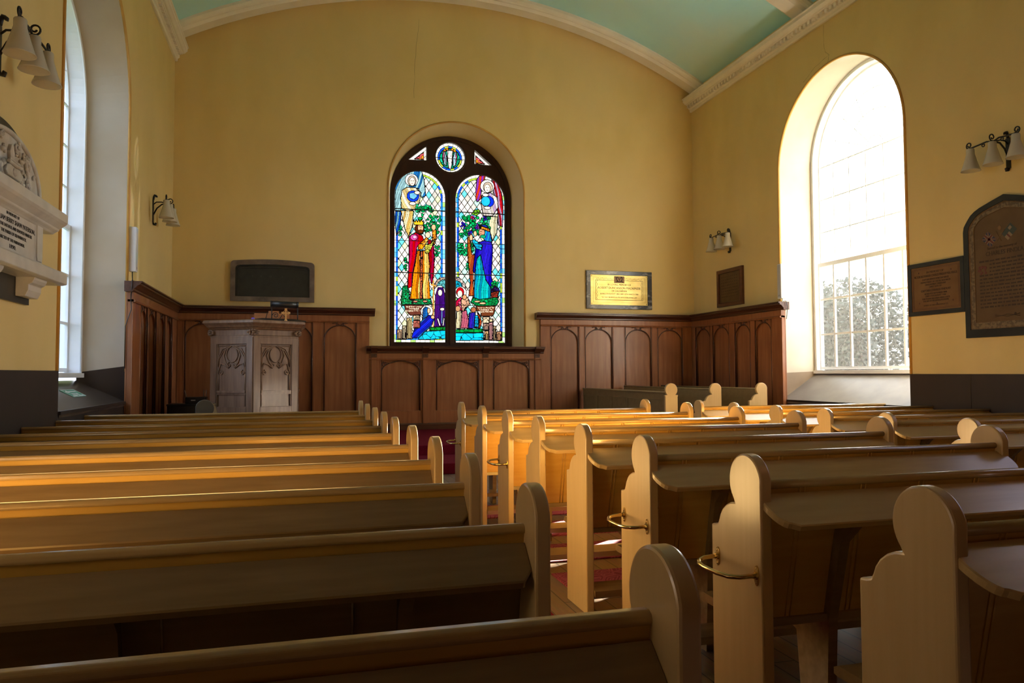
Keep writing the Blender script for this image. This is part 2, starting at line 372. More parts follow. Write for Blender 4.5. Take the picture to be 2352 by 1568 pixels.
# side walls: local x along the wall, local y outward
for w, fl in ((RWIN, .87), (LWIN, 1.0), (BWIN, 1.7)): w['fl'] = fl
mb = wall_with_windows('wall_right', 0, 0, 0, [D - y for y in RYS], RWIN, top=rect(0, D - YF, 0, 7.6))
wr = struct(mb.build('wall_right', ['wall', 'reveal'], loc=(WR, D, 0), rz=RZR))
mb = wall_with_windows('wall_left', 0, 0, 0, [y - YF for y in LYS], LWIN, top=rect(0, D - YF, 0, 7.6))
wl = struct(mb.build('wall_left', ['wall', 'reveal'], loc=(WL, YF, 0), rz=RZL))
VA, VS = 8.63, 7.28                                            # vault crown and springing
_h = (WR - WL) / 2; _R = (_h * _h + (VA - VS) ** 2) / (2 * (VA - VS))
def vault(dz=0, n=48, x0=WL, x1=WR):
    return [(x0 + (x1 - x0) * i / n, VA + dz - _R + math.sqrt(max(0, _R * _R - (x0 + (x1 - x0) * i / n - XC) ** 2))) for i in range(n + 1)]
mb = wall_with_windows('wall_back', 0, 0, 0, [BWIN['xc'] - WL], BWIN, top=[(0, 0), (WR - WL, 0)] + [(x - WL, z) for x, z in vault(.25)[::-1]])
wb = struct(mb.build('wall_back', ['wall', 'wall'], loc=(WL, D, 0)))
mb = MB(); mb.plate([(WL, 0), (WR, 0)] + vault(.25)[::-1], [], 0, .02)
struct(mb.build('wall_front', 'oak', loc=(0, YF - .02, 0)))
mb = MB(); v = vault(.16); n = len(v)
mb.add([(x, YF - .1, z) for x, z in v] + [(x, D + .1, z) for x, z in v], [(i, i + 1, n + i + 1, n + i) for i in range(n - 1)], 0, True)
mb.add([(x, YF - .1, z + .1) for x, z in v] + [(x, D + .1, z + .1) for x, z in v], [(i, i + 1, n + i + 1, n + i) for i in range(n - 1)], 0, True)
struct(mb.build('ceiling', 'ceiling'))
mb = MB(); mb.box(WL - .02, WR + .02, YF - .02, D + .02, -.12, 0)
struct(mb.build('floor', 'boards'))
# ribs of the vault: a broad band with rolled edges, one against the end wall
def rib(y0, y1):
    mb = MB(); prof = [(y0, .16), (y0, .10), (y0 + .03, .06), (y0 + .06, .045), (y0 + .09, .045), (y0 + .11, .02), (y0 + .13, 0), (y1 - .13, 0),
                       (y1 - .11, .02), (y1 - .09, .045), (y1 - .06, .045), (y1 - .03, .06), (y1, .10), (y1, .16)]
    vs = []; base = vault(0)
    for x, z in base:
        a = math.atan2(x - XC, z - (VA - _R))
        for y, d in prof: vs.append((x + math.sin(a) * d, y, z + math.cos(a) * d))
    k = len(prof)
    mb.add(vs, [(i * k + j, (i + 1) * k + j, (i + 1) * k + j + 1, i * k + j + 1) for i in range(len(base) - 1) for j in range(k - 1)], 0, False)
    return mb
for i, (a, b) in enumerate(((13.72, D), (10.2, 10.72), (6.68, 7.2), (3.1, 3.6), (-.4, .1))):
    struct(rib(a, b).build('trim_%d' % (i + 1), 'plaster'))
# dentilled cornices
def cornice(L):
    mb = MB()
    pr = [(0, 6.98), (-.035, 6.98), (-.045, 7.0), (-.045, 7.03), (-.075, 7.05), (-.075, 7.115), (-.125, 7.118), (-.13, 7.13), (-.16, 7.135), (-.185, 7.165),
          (-.205, 7.18), (-.205, 7.225), (-.225, 7.235), (-.225, 7.25), (0, 7.29)]
    mb.prism(pr, 0, L, 'x')
    k = int(L / .105)
    for i in range(k): mb.box(i * .105 + .02, i * .105 + .075, -.118, -.07, 7.055, 7.114)
    return mb
struct(cornice(D - YF - .004).build('trim_6', 'plaster', loc=(WR - .001, D - .002, 0), rz=RZR))
struct(cornice(D - YF - .004).build('trim_7', 'plaster', loc=(WL + .001, YF + .002, 0), rz=RZL))
# brown dado boards on the side walls between the openings
def dado(spans, ztop, joints):
    mb = MB()
    for a, b in spans:
        k = max(1, round((b - a) / joints)); w = (b - a) / k
        for i in range(k): mb.box(a + i * w + .002, a + (i + 1) * w - .002, -.022, -.001, 0, ztop)
    return mb
rsp = []; lo = YF
for y in sorted(RYS): rsp.append((lo, y - 1.42)); lo = y + 1.42
mb = dado([(D - b, D - a) for a, b in rsp], ZDR, .95)
for y in RYS: mb.box(D - y - 1.42, D - y + 1.42, -.022, -.001, 0, .86)
struct(mb.build('baseboard_right', 'dado', loc=(WR, D, 0), rz=RZR, bevel=.003, seg=1))
lsp = []; lo = YF
for y in sorted(LYS): lsp.append((lo, y - 1.395)); lo = y + 1.395
mb = dado([(a - YF, b - YF) for a, b in lsp], ZDL, 3.0)
for y in LYS: mb.box(y - YF - 1.395, y - YF + 1.395, -.022, -.001, 0, 1.0)
struct(mb.build('baseboard_left', 'dado', loc=(WL, YF, 0), rz=RZL, bevel=.003, seg=1))
# sloping sills and the painted feet of the jambs
def sill(w, z0, z1, rise):
    mb = MB(); d = w['depth'] + .03; h = w['hw']; f = w['fhw']
    mb.add([(-h, -.03, z0), (h, -.03, z0), (f, d, z1), (-f, d, z1), (-h, -.03, z0 - .05), (h, -.03, z0 - .05)], [(0, 1, 2, 3), (0, 4, 5, 1)], 0)
    mb.box(-h, h, -.045, -.015, z0 - .022, z0 + .012, 1)
    for s in (-1, 1):
        a, b = (s * (h - .004)), (s * (f - .002))
        mb.add([(a, .0, z0 + .01), (b, d, z1), (b, d, z1 + rise), (a, .0, max(z0, w['zb']) + rise)], [(0, 1, 2, 3)], 2)
    return mb
for i, y in enumerate(RYS): struct(sill(RWIN, .88, 1.355, .02).build('trim_%d' % (8 + i), ['sill_r', 'dado', 'sill_b'], loc=(WR, y, 0), rz=RZR))
for i, y in enumerate(LYS): struct(sill(LWIN, 1.01, 1.30, .10).build('trim_%d' % (10 + i), ['sill_l', 'dado', 'dado'], loc=(WL, y, 0), rz=RZL))
# rolled beads round the openings
def bead(w, zb, r=.02):
    mb = MB(); pts = [(p[0], -.004, p[1]) for p in arch_pts(0, w['hw'] + .012, zb, w['zs'], n=48)]
    mb.tube(pts, r, 8); return mb
for i, y in enumerate(RYS): struct(bead(RWIN, ZDR).build('trim_%d' % (12 + i), 'bead', loc=(WR, y, 0), rz=RZR))
for i, y in enumerate(LYS): struct(bead(LWIN, ZDL).build('trim_%d' % (14 + i), 'bead', loc=(WL, y, 0), rz=RZL))
struct(bead(BWIN, 1.89, .02).build('trim_16', 'bead', loc=(BWIN['xc'], D, 0)))
# carpeted chancel: one step and the platform
mb = MB(); mb.box(-.90, WR - .03, YS, D - .01, 0.001, ZS); mb.box(WL + .03, 4.9, YP, D - .01, 0.002, ZP)
o = struct(mb.build('floor', 'carpet', bevel=.012, seg=2)); o.name = 'floor_platform'
# unseen gallery added behind the viewer to darken the near pews
mb = MB(); mb.box(WL + .01, WR - .01, YF + .02, .45, 3.25, 3.36); mb.box(WL + .01, WR - .01, .37, .45, 3.36, 4.25); mb.box(WL + .01, WR - .01, .32, .50, 4.25, 4.31)
struct(mb.build('trim_18', 'oak'))
# hairline cracks in the plaster
def crack(pts, name_parent, axis):
    mb = MB(); q = []
    for a, b in zip(pts, pts[1:]):
        for t in range(5):
            f = t / 5; q.append((a[0] + (b[0] - a[0]) * f + random.uniform(-.008, .008), a[1] + (b[1] - a[1]) * f + random.uniform(-.006, .006)))
    q.append(pts[-1])
    mb.tube([(p[0], 0, p[1]) for p in q], [random.uniform(.0008, .0024) for _ in q], 4)
    return mb.build('crack', 'letter_b', name_parent)
crack([(D - 9.9, 6.30), (D - 9.85, 6.42), (D - 9.95, 6.5), (D - 9.98, 6.7), (D - 9.97, 6.95)], wr, 0)
crack([(D - 9.85, 6.42), (D - 10.2, 6.36), (D - 10.5, 6.22)], wr, 0)
crack([(2.0 - WL, 6.1 + .62), (2.02 - WL, 7.4), (2.1 - WL, 8.3)], wb, 0)

# ------------------------------------------------------------------ white sash windows
def sash_window(idx, w, loc, rz, sh=.05, fm='white', gm='glass'):
    root = thing('window_%d' % idx, {2: 'unseen window in the right wall, its glass darkened to dim the daylight', 4: 'unseen dark window added in the left wall to absorb the sun', 1: 'tall round-headed white sash window glaring with daylight in the right wall', 3: 'round-headed sash window in the left wall seen edge-on'}.get(idx, 'round-headed white sash window nearer the viewer'), 'window', loc, rz, kind='structure')
    h = w['fhw']; zs = w['fzs']; zb = 1.335
    mb = MB()
    fr = .075
    mb.plate(arch_pts(0, h + .022, zb, zs, n=40), [arch_pts(0, h - fr, zb + .06, zs, n=40)], -.03, .07 + sh)
    mb.box(-h, h, -.06, .02, zb, zb + .055)
    mb.tube([(p[0], -.035, p[1]) for p in arch_pts(0, h - fr + .008, zb + .06, zs, n=40)], .012, 6)
    mb.build('frame', fm, root)
    g = h - fr; zt = 3.24; zl = zb + .07; cols = 7; cw = 2 * g / cols
    # lower sash, 7 x 3
    mb = MB(); b = .017
    mb.box(-g, g, sh - .02, sh + .02, zt - .035, zt + .035); mb.box(-g, g, sh - .02, sh + .02, zl, zl + .05); mb.box(-g, -g + .035, sh - .0215, sh + .0215, zl, zt); mb.box(g - .035, g, sh - .0215, sh + .0215, zl, zt)
    for i in range(1, cols): mb.box(-g + i * cw - b, -g + i * cw + b, sh - .018, sh + .018, zl, zt)
    for i in range(1, 3): mb.box(-g, g, sh - .0155, sh + .0155, zl + (zt - zl) * i / 3 - b, zl + (zt - zl) * i / 3 + b)
    mb.build('lower_sash', fm, root)
    # upper sash: three rows and a fan of bars
    mb = MB(); y0, y1 = sh + .022, sh + .055
    mb.box(-g, -g + .03, y0, y1, zt, zs); mb.box(g - .03, g, y0, y1, zt, zs)
    mb.plate(arch_pts(0, g, zs - .001, zs, n=40), [arch_pts(0, g - .03, zs, zs + .001, n=40)], y0, y1)
    b = .0075
    for i in range(1, cols): mb.box(-g + i * cw - b, -g + i * cw + b, y0, y1, zt, zs)
    for i in range(1, 4): mb.box(-g, g, y0 + .002, y1 - .002, zt + (zs - zt) * i / 3 - b, zt + (zs - zt) * i / 3 + b)
    ym = (y0 + y1) / 2
    for r in (cw / 2, g * .46, g * .72):
        mb.tube([(r * math.cos(PI * i / 32), ym, zs + r * math.sin(PI * i / 32)) for i in range(33)], .0065, 6)
    for k in range(1, 8):
        a = PI * k / 8; r0 = cw / 2 if k % 2 == 0 else g * .30
        mb.tube([(cw / 2 * math.cos(a), ym, zs + cw / 2 * math.sin(a)), (g * math.cos(a), ym, zs + g * math.sin(a))], .0065, 6)
    mb.build('upper_sash', fm, root)
    mb = MB(); mb.plate(rect(-g, g, zl + .02, zt), [], sh - .002, sh + .002); mb.plate(arch_pts(0, g - .005, zt, zs, n=40), [], sh + .037, sh + .041)
    mb.build('glass', gm, root)
    return root
k = 1
for y in RYS: sash_window(k, RWIN, (WR + RWIN['depth'], y, 0), RZR, .05, *(('white', 'glass') if y == RYS[0] else ('winoak', 'dimglass'))); k += 1
for y in LYS: sash_window(k, LWIN, (WL - LWIN['depth'], y, 0), RZL, .13, *(('white', 'glass') if y == LYS[0] else ('winoak', 'sunblockglass'))); k += 1

# ------------------------------------------------------------------ the stained-glass window
YG = D + .70
sgw = thing('window_5', 'arched stained glass window with two lancets and a roundel in the end wall', 'window', (2.85, YG, 0), 0, kind='structure')
X0 = 2.85
LANC = (arch_pts(-.631, .529, 1.99, 4.956, n=32), arch_pts(.622, .535, 1.99, 4.955, n=32))
TRI = ([(-.87, 5.69), (-.50, 5.995), (-.50, 5.70)], [(.50, 5.995), (.87, 5.69), (.50, 5.70)])
RND = circ(-.005, 5.80, .31, 40)
mb = MB()
mb.plate(arch_pts(.02, 1.252, 1.90, 4.97, n=48), [LANC[0], LANC[1], RND, TRI[0], TRI[1]], -.075, .014)
mb.plate(arch_pts(.02, 1.252, 1.90, 4.97, n=48), [arch_pts(.02, 1.175, 1.955, 4.97, n=48)], -.10, -.06)
mb.build('tracery_frame', 'winoak', sgw)
mb = MB()
for ring in (LANC[0], LANC[1]): mb.tube([(p[0], -.062, p[1]) for p in ring], .018, 8, closed=True)
mb.tube([(p[0], -.062, p[1]) for p in circ(-.005, 5.80, .325, 40)], .022, 8, closed=True)
mb.box(-.028, .022, -.115, -.05, 1.95, 5.1)
mb.build('moulding', 'winoak', sgw)
for (xa, xb) in ((-1.165, -.10), (.085, 1.16)):
    for z, r in ((4.69, .011), (4.05, .006), (3.40, .011), (2.76, .006)):
        mb = MB(); mb.tube([(xa, -.015, z), (xb, -.015, z)], r, 6); mb.build('saddle_bar', 'lead', sgw)
mb = MB(); mb.tube([(-.31, -.015, 5.79), (.30, -.015, 5.79)], .006, 6); mb.build('saddle_bar', 'lead', sgw)

class Canvas:
    # a sheet of small glass tesserae whose colours are worked out piece by piece, lead lines between
    def __init__(s, zx, zy, mask):
        s.X, s.Y = zx, zy; s.n = len(zx); s.c = np.ones((s.n, 3)) * .9; s.rng = np.random.RandomState(5)
    def lead(s, idx): s.c[idx] = (.004, .004, .005)
    def inside(s, pts):
        P = np.array(pts, float); x0, y0 = P.min(0) - 4; x1, y1 = P.max(0) + 4
        ii = np.where((s.X > x0) & (s.X < x1) & (s.Y > y0) & (s.Y < y1))[0]
        x, y = s.X[ii], s.Y[ii]; ins = np.zeros(len(ii), bool); dm = np.full(len(ii), 1e9)
        for a, b in zip(P, np.roll(P, -1, 0)):
            c = ((a[1] > y) != (b[1] > y))
            xi = (b[0] - a[0]) * (y - a[1]) / ((b[1] - a[1]) if b[1] != a[1] else 1e-9) + a[0]
            ins ^= c & (x < xi)
            d = b - a; L = max(1e-9, d @ d); t = np.clip(((x - a[0]) * d[0] + (y - a[1]) * d[1]) / L, 0, 1)
            dm = np.minimum(dm, np.hypot(x - a[0] - t * d[0], y - a[1] - t * d[1]))
        return ii, ins, dm
    def poly(s, pts, col, lead=2.0, vor=0, jit=.25, alt=None, fold=None):
        ii, ins, dm = s.inside(pts); k = ii[ins]
        if len(k) == 0: return
        base = np.tile(np.array(col, float), (len(k), 1))
        if fold:                                             # drapery: long pieces side by side
            ang, per = fold; per *= .88; ph = (s.X[k] * math.cos(ang) + s.Y[k] * math.sin(ang)) / per + .25 * np.sin((s.Y[k] * math.cos(ang) - s.X[k] * math.sin(ang)) / (per * 2.2))
            st = np.floor(ph).astype(int); r = s.rng.rand(400); f = r[(st * 37) % 400]
            base *= (.45 + .75 * f)[:, None]
            if alt is not None:
                q = r[(st * 53 + 11) % 400] > .6; base[q] = np.array(alt) * (.6 + .5 * f[q])[:, None]
            fr = ph - st; base *= (1 - .55 * np.exp(-((fr - .55 - .12 * np.sin(s.Y[k] / 21.0)) / .10) ** 2))[:, None]; base[(fr < 2.4 / per)] = (.004, .004, .005)
        if vor:
            x0, y0 = s.X[k].min(), s.Y[k].min(); nx = int((s.X[k].max() - x0) / vor) + 2; ny = int((s.Y[k].max() - y0) / vor) + 2
            gx, gy = np.meshgrid(np.arange(nx), np.arange(ny)); sx = x0 + (gx.ravel() + s.rng.rand(nx * ny) - .2) * vor; sy = y0 + (gy.ravel() + s.rng.rand(nx * ny) - .2) * vor
            d = np.hypot(s.X[k][:, None] - sx[None], s.Y[k][:, None] - sy[None]); o = np.argsort(d, 1)[:, :2]
            d1 = np.take_along_axis(d, o[:, :1], 1)[:, 0]; d2 = np.take_along_axis(d, o[:, 1:2], 1)[:, 0]
            f = s.rng.rand(nx * ny)[o[:, 0]]; base *= (1 - jit + 2 * jit * f)[:, None]
            if alt is not None and not fold:
                q = s.rng.rand(nx * ny)[o[:, 0]] > .62; base[q] = np.array(alt) * (.7 + .5 * f[q])[:, None]
            base[(d2 - d1) < 2.6] = (.004, .004, .005)
        s.c[k] = base
        s.lead(ii[dm < lead * 1.35])
    def ell(s, cx, cy, rx, ry, col, lead=1.6, **kw):
        s.poly([(cx + rx * math.cos(2 * PI * i / 20), cy + ry * math.sin(2 * PI * i / 20)) for i in range(20)], col, lead, **kw)
    def leaves(s, x0, y0, x1, y1, n, r=12, cols=((.0, .42, .22), (.02, .30, .16), (.10, .62, .42))):
        for i in range(n):
            s.ell(s.rng.uniform(x0, x1), s.rng.uniform(y0, y1), r * s.rng.uniform(.6, 1.2), r * s.rng.uniform(.5, 1.0), cols[s.rng.randint(len(cols))], 1.4)
    def line(s, pts, col, w):
        for a, b in zip(pts, pts[1:]):
            a = np.array(a, float); b = np.array(b, float); d = b - a; L = max(1e-9, d @ d)
            t = np.clip(((s.X - a[0]) * d[0] + (s.Y - a[1]) * d[1]) / L, 0, 1); dm = np.hypot(s.X - a[0] - t * d[0], s.Y - a[1] - t * d[1])
            s.c[dm < w / 2 + 1.2] = (.004, .004, .005); s.c[dm < w / 2] = col
    def quarries(s, dx=39, dy=55):
        p = s.X / dx + s.Y / dy; q = s.X / dx - s.Y / dy; a = np.floor(p).astype(int); b = np.floor(q).astype(int)
        h = np.sin(a * 12.9898 + b * 78.233) * 43758.5453; h -= np.floor(h); h2 = h * 7.13; h2 -= np.floor(h2)
        s.c[:] = np.array([.88, .90, .93]); s.c *= (.78 + .34 * h2)[:, None]
        s.c[h > .80] = (.62, .86, .84); s.c[h > .88] = (.35, .78, .92); s.c[h < .06] = (.80, .88, .70); s.c[(h > .06) & (h < .12)] = (.90, .84, .92)
        e = np.minimum(np.minimum(p - a, 1 - (p - a)) * dx * .8, np.minimum(q - b, 1 - (q - b)) * dx * .8)
        s.c[e < 2.1] = (.004, .004, .005)
    def border(s, dist, along, w1=17, w2=29):
        # outer band of pale blocks, inner band of blue blocks
        h = np.sin(np.floor(along / 31) * 91.7) * 4375.85; h -= np.floor(h)
        o = dist < w1; s.c[o] = (.88, .91, .95); s.c[o & (h > .72)] = (.58, .78, .45); s.c[o & (h > .86)] = (.40, .72, .92)
        i = (dist >= w1) & (dist < w2); s.c[i] = (.06, .28, .92); s.c[i & (h > .5)] = (.10, .48, .95); s.c[i & (h < .2)] = (.58, .74, .22)
        s.c[(np.abs(dist - w1) < 1.3) | (np.abs(dist - w2) < 1.6)] = (.004, .004, .005)
        fr = along / 31 - np.floor(along / 31); s.c[(dist < w2) & (fr < .07)] = (.004, .004, .005)
    def letters(s, body, size, cx, cy, lh, col, mapx, mapz):
        for li, t in enumerate(body):
            cu = bpy.data.curves.new('t', 'FONT'); cu.body = t; cu.size = size; cu.align_x = 'CENTER'; cu.resolution_u = 2
            ob = bpy.data.objects.new('t', cu); COL.objects.link(ob); dg = bpy.context.evaluated_depsgraph_get()
            me = bpy.data.meshes.new_from_object(ob.evaluated_get(dg)); me.calc_loop_triangles()
            for tr in me.loop_triangles:
                p = [(cx + me.vertices[i].co.x, cy + li * lh - me.vertices[i].co.y) for i in tr.vertices]
                P = np.array(p); kk = np.where((s.X > P[:, 0].min() - 1) & (s.X < P[:, 0].max() + 1) & (s.Y > P[:, 1].min() - 1) & (s.Y < P[:, 1].max() + 1))[0]
                if len(kk) == 0: continue
                x, y = s.X[kk], s.Y[kk]
                d = [(P[(j + 1) % 3][0] - P[j][0]) * (y - P[j][1]) - (P[(j + 1) % 3][1] - P[j][1]) * (x - P[j][0]) for j in range(3)]
                s.c[kk[((d[0] >= -.3) & (d[1] >= -.3) & (d[2] >= -.3)) | ((d[0] <= .3) & (d[1] <= .3) & (d[2] <= .3))]] = col
            bpy.data.objects.remove(ob); bpy.data.curves.remove(cu); bpy.data.meshes.remove(me)

def glass_sheet(name, x0, x1, z0, z1, step, inside, paint):
    nx = int((x1 - x0) / step) + 1; nz = int((z1 - z0) / step) + 1
    gx = x0 + np.arange(nx + 1) * step; gz = z0 + np.arange(nz + 1) * step
    cx, cz = np.meshgrid((gx[:-1] + gx[1:]) / 2, (gz[:-1] + gz[1:]) / 2); cx = cx.ravel(); cz = cz.ravel()
    keep = inside(cx, cz); ids = np.where(keep)[0]
    cols = paint(cx[ids], cz[ids])
    ix, iz = ids % nx, ids // nx; a = iz * (nx + 1) + ix
    faces = np.stack([a, a + 1, a + nx + 2, a + nx + 1], 1)
    used = np.unique(faces); remap = np.full((nx + 1) * (nz + 1), -1); remap[used] = np.arange(len(used)); faces = remap[faces]
    co = np.stack([gx[used % (nx + 1)], np.full(len(used), .012), gz[used // (nx + 1)]], 1)
    me = bpy.data.meshes.new(name); me.vertices.add(len(co)); me.vertices.foreach_set('co', co.ravel())
    me.loops.add(faces.size); me.loops.foreach_set('vertex_index', faces.ravel().astype(np.int32))
    me.polygons.add(len(faces)); me.polygons.foreach_set('loop_start', np.arange(0, faces.size, 4, dtype=np.int32)); me.polygons.foreach_set('loop_total', np.full(len(faces), 4, dtype=np.int32))
    me.update(calc_edges=True); me.validate()
    at = me.color_attributes.new('glass', 'FLOAT_COLOR', 'CORNER')
    lum = cols.max(1, keepdims=True); cols = cols * (cols / np.maximum(lum, 1e-6)) ** 1.1 * np.where(lum > .8, 1, .8)
    c4 = np.ones((len(faces), 4, 4)); c4[:, :, :3] = cols[:, None, :]; at.data.foreach_set('color', c4.ravel().astype(np.float32))
    me.materials.append(M['stained'])
    o = bpy.data.objects.new(name, me); COL.objects.link(o); o.parent = sgw
    return o

def edge_dist(x, z, xc, hw, zb, zs):
    up = z > zs; r = np.hypot(x - xc, z - zs)
    d = np.where(up, hw - r, np.minimum(hw - np.abs(x - xc), z - zb))
    al = np.where(up, zs + hw * np.arctan2(z - zs, np.abs(x - xc)), z); al = np.where((~up) & ((z - zb) < (hw - np.abs(x - xc))), x + 9, al)
    return d, al
CREAM = (.86, .80, .58); WHITE = (.9, .92, .95); BLUE = (.04, .30, .95); DBLUE = (.04, .05, .78); CYAN = (.05, .62, .86); RED = (.78, .02, .06); GOLD = (.92, .50, .06)
GREEN = (.0, .42, .22); PURP = (.26, .06, .44); SKIN = (.84, .62, .50); BROWN = (.20, .10, .06); STONE = (.52, .44, .38)
def paint_left(x, z):
    zx = 63 + (x + 1.16) * 337 / 1.058; zy = 339 + (5.485 - z) * 1098 / 3.495 + .033 * (zx - 63)
    s = Canvas(zx, zy, None); s.quarries()
    d, al = edge_dist(x, z, -.631, .529, 1.99, 4.956); s.border(d * 318, al * 318)
    s.poly([(72, 600), (75, 430), (110, 385), (165, 345), (245, 343), (262, 400), (272, 500), (246, 515), (225, 455), (150, 450), (120, 475), (110, 600)], (.14, .52, .96), fold=(.35, 15), alt=(.62, .86, .98))
    s.poly([(76, 605), (112, 605), (108, 700), (84, 760), (74, 690)], (.08, .35, .95), fold=(.2, 14), alt=(.5, .8, .95))
    s.poly([(118, 470), (150, 448), (205, 450), (242, 482), (230, 545), (200, 592), (150, 602), (114, 585), (110, 520)], (.90, .88, .80), fold=(-.5, 20), alt=(.92, .84, .60))
    s.poly([(110, 600), (192, 600), (187, 700), (160, 765), (138, 720), (122, 650)], (.90, .87, .74), fold=(.15, 13), alt=(.90, .74, .40))
    s.ell(180, 402, 42, 40, WHITE); s.ell(182, 408, 27, 34, (.55, .52, .50)); s.ell(184, 412, 19, 27, (.85, .80, .78), 1.2)
    for ex in (178, 191): s.ell(ex, 407, 3, 1.6, (.2, .17, .17), .8)
    s.line([(179, 424), (189, 424)], (.4, .25, .24), 1.5)
    s.ell(189, 506, 39, 36, (.06, .22, .95)); s.poly([(165, 488), (205, 480), (218, 505), (196, 528), (168, 518)], (.35, .65, .98), 1.6)
    s.ell(216, 482, 18, 12, (.88, .84, .80)); s.ell(186, 553, 22, 11, (.88, .84, .80))
    s.leaves(208, 565, 318, 605, 26); s.leaves(226, 625, 366, 740, 52); s.leaves(98, 700, 116, 770, 10, 9)
    s.leaves(336, 815, 358, 905, 14, 9); s.leaves(136, 905, 154, 985, 12, 9)
    s.ell(232, 715, 30, 36, (.09, .04, .02)); s.ell(238, 708, 19, 25, SKIN, 1.4); s.ell(238, 733, 17, 12, (.16, .07, .03), 1.2)
    s.line([(228, 702), (234, 702)], (.1, .05, .03), 2); s.line([(242, 702), (248, 702)], (.1, .05, .03), 2); s.line([(239, 704), (241, 716)], (.5, .3, .22), 1.2)
    s.poly([(196, 690), (193, 662), (204, 672), (210, 654), (219, 672), (226, 652), (234, 672), (243, 654), (251, 671), (260, 660), (254, 692)], (.95, .70, .15))
    s.poly([(163, 765), (205, 738), (252, 762), (262, 800), (215, 832), (206, 905), (186, 1005), (182, 1085), (153, 1100), (160, 1000), (163, 900)], RED, fold=(.12, 19), alt=(.55, .02, .22))
    s.ell(196, 770, 24, 20, (.80, .25, .62)); s.ell(200, 768, 13, 10, (.90, .60, .82), 1.2)
    s.poly([(285, 780), (322, 795), (330, 905), (324, 1010), (312, 1078), (300, 1030), (296, 940)], RED, fold=(.05, 13), alt=(.55, .02, .24))
    s.poly([(215, 855), (286, 855), (300, 955), (292, 1010), (302, 1172), (168, 1172), (182, 1090), (190, 1000), (206, 930)], GOLD, fold=(.04, 17), alt=(.95, .80, .42))
    s.poly([(237, 858), (252, 858), (250, 1170), (235, 1170)], (.62, .30, .20), vor=13)
    s.poly([(222, 822), (278, 768), (291, 784), (250, 846), (224, 850)], GOLD, alt=(.9, .7, .3), vor=22)
    s.poly([(314, 720), (340, 722), (344, 762), (330, 818), (316, 800)], (.80, .48, .14), vor=18); s.ell(324, 704, 15, 19, SKIN); s.ell(286, 754, 17, 20, (.86, .72, .66))
    s.poly([(266, 818), (300, 812), (332, 778), (322, 812), (292, 870), (270, 872)], (.72, .74, .28), vor=14)
    s.poly([(112, 1172), (124, 1085), (150, 1078), (166, 1112), (166, 1165), (306, 1165), (314, 1200), (116, 1206)], (.01, .26, .14), vor=15, alt=(.02, .46, .28))
    for fx in (205, 268): s.ell(fx, 1180, 15, 7, (.72, .46, .42))
    s.poly([(134, 1200), (260, 1205), (260, 1264), (172, 1268), (140, 1235)], (.13, .07, .06))
    s.letters(['Be of Good Courage', 'And He shall', 'Strengthen Thine Heart'], 12.0, 197, 1217, 13, (.86, .82, .76), None, None)
    for r, c in ((64, (.55, .50, .48)), (48, (.25, .55, .62))): s.ell(392, 1090, r, r, c, vor=18)
    s.ell(364, 1120, 37, 40, WHITE); s.poly([(328, 1345), (336, 1140), (352, 1092), (385, 1092), (400, 1150), (400, 1345)], PURP, fold=(.1, 17), alt=(.14, .04, .30)); s.ell(366, 1126, 15, 21, (.88, .84, .80))
    s.ell(380, 1232, 15, 10, (.85, .80, .78)); s.line([(378, 1245), (378, 1320)], (.35, .60, .80), 5); s.poly([(344, 1290), (356, 1290), (372, 1340), (360, 1340)], (.8, .8, .88)); s.poly([(398, 1285), (388, 1290), (380, 1340), (390, 1340)], (.8, .8, .88))
    s.line([(322, 1050), (321, 1340)], (.82, .55, .22), 6); s.line([(306, 1072), (337, 1082)], (.82, .55, .22), 6)
    s.ell(280, 1245, 40, 40, WHITE); s.poly([(250, 1300), (254, 1232), (270, 1214), (288, 1222), (288, 1268), (272, 1312)], (.05, .45, .92), fold=(.1, 9)); s.ell(292, 1240, 10, 17, SKIN)
    s.poly([(200, 1352), (250, 1300), (292, 1268), (320, 1275), (328, 1292), (306, 1345), (262, 1376), (228, 1412), (178, 1414)], (.05, .12, .82), fold=(.8, 21), alt=(.04, .48, .92)); s.ell(318, 1282, 12, 12, SKIN)
    for a, b, c, e, k in ((88, 120, 1358, 1418, STONE), (122, 146, 1335, 1418, (.60, .58, .52)), (150, 184, 1284, 1418, (.50, .46, .34)), (192, 234, 1268, 1300, (.62, .56, .48)), (192, 234, 1302, 1350, (.55, .30, .28))):
        s.poly([(a, c), (b, c), (b, e), (a, e)], k, vor=26, jit=.35); s.poly([(a + 7, e - 4), (a + 7, c + 22), ((a + b) / 2, c + 9), (b - 7, c + 22), (b - 7, e - 4)], tuple(q * .55 for q in k), 1.2)
    s.poly([(298, 1346), (402, 1346), (402, 1368), (298, 1368)], (.02, .28, .10), vor=22); s.poly([(226, 1414), (268, 1372), (402, 1368), (402, 1422), (226, 1424)], (.06, .62, .82), vor=38, jit=.2)
    return s.c
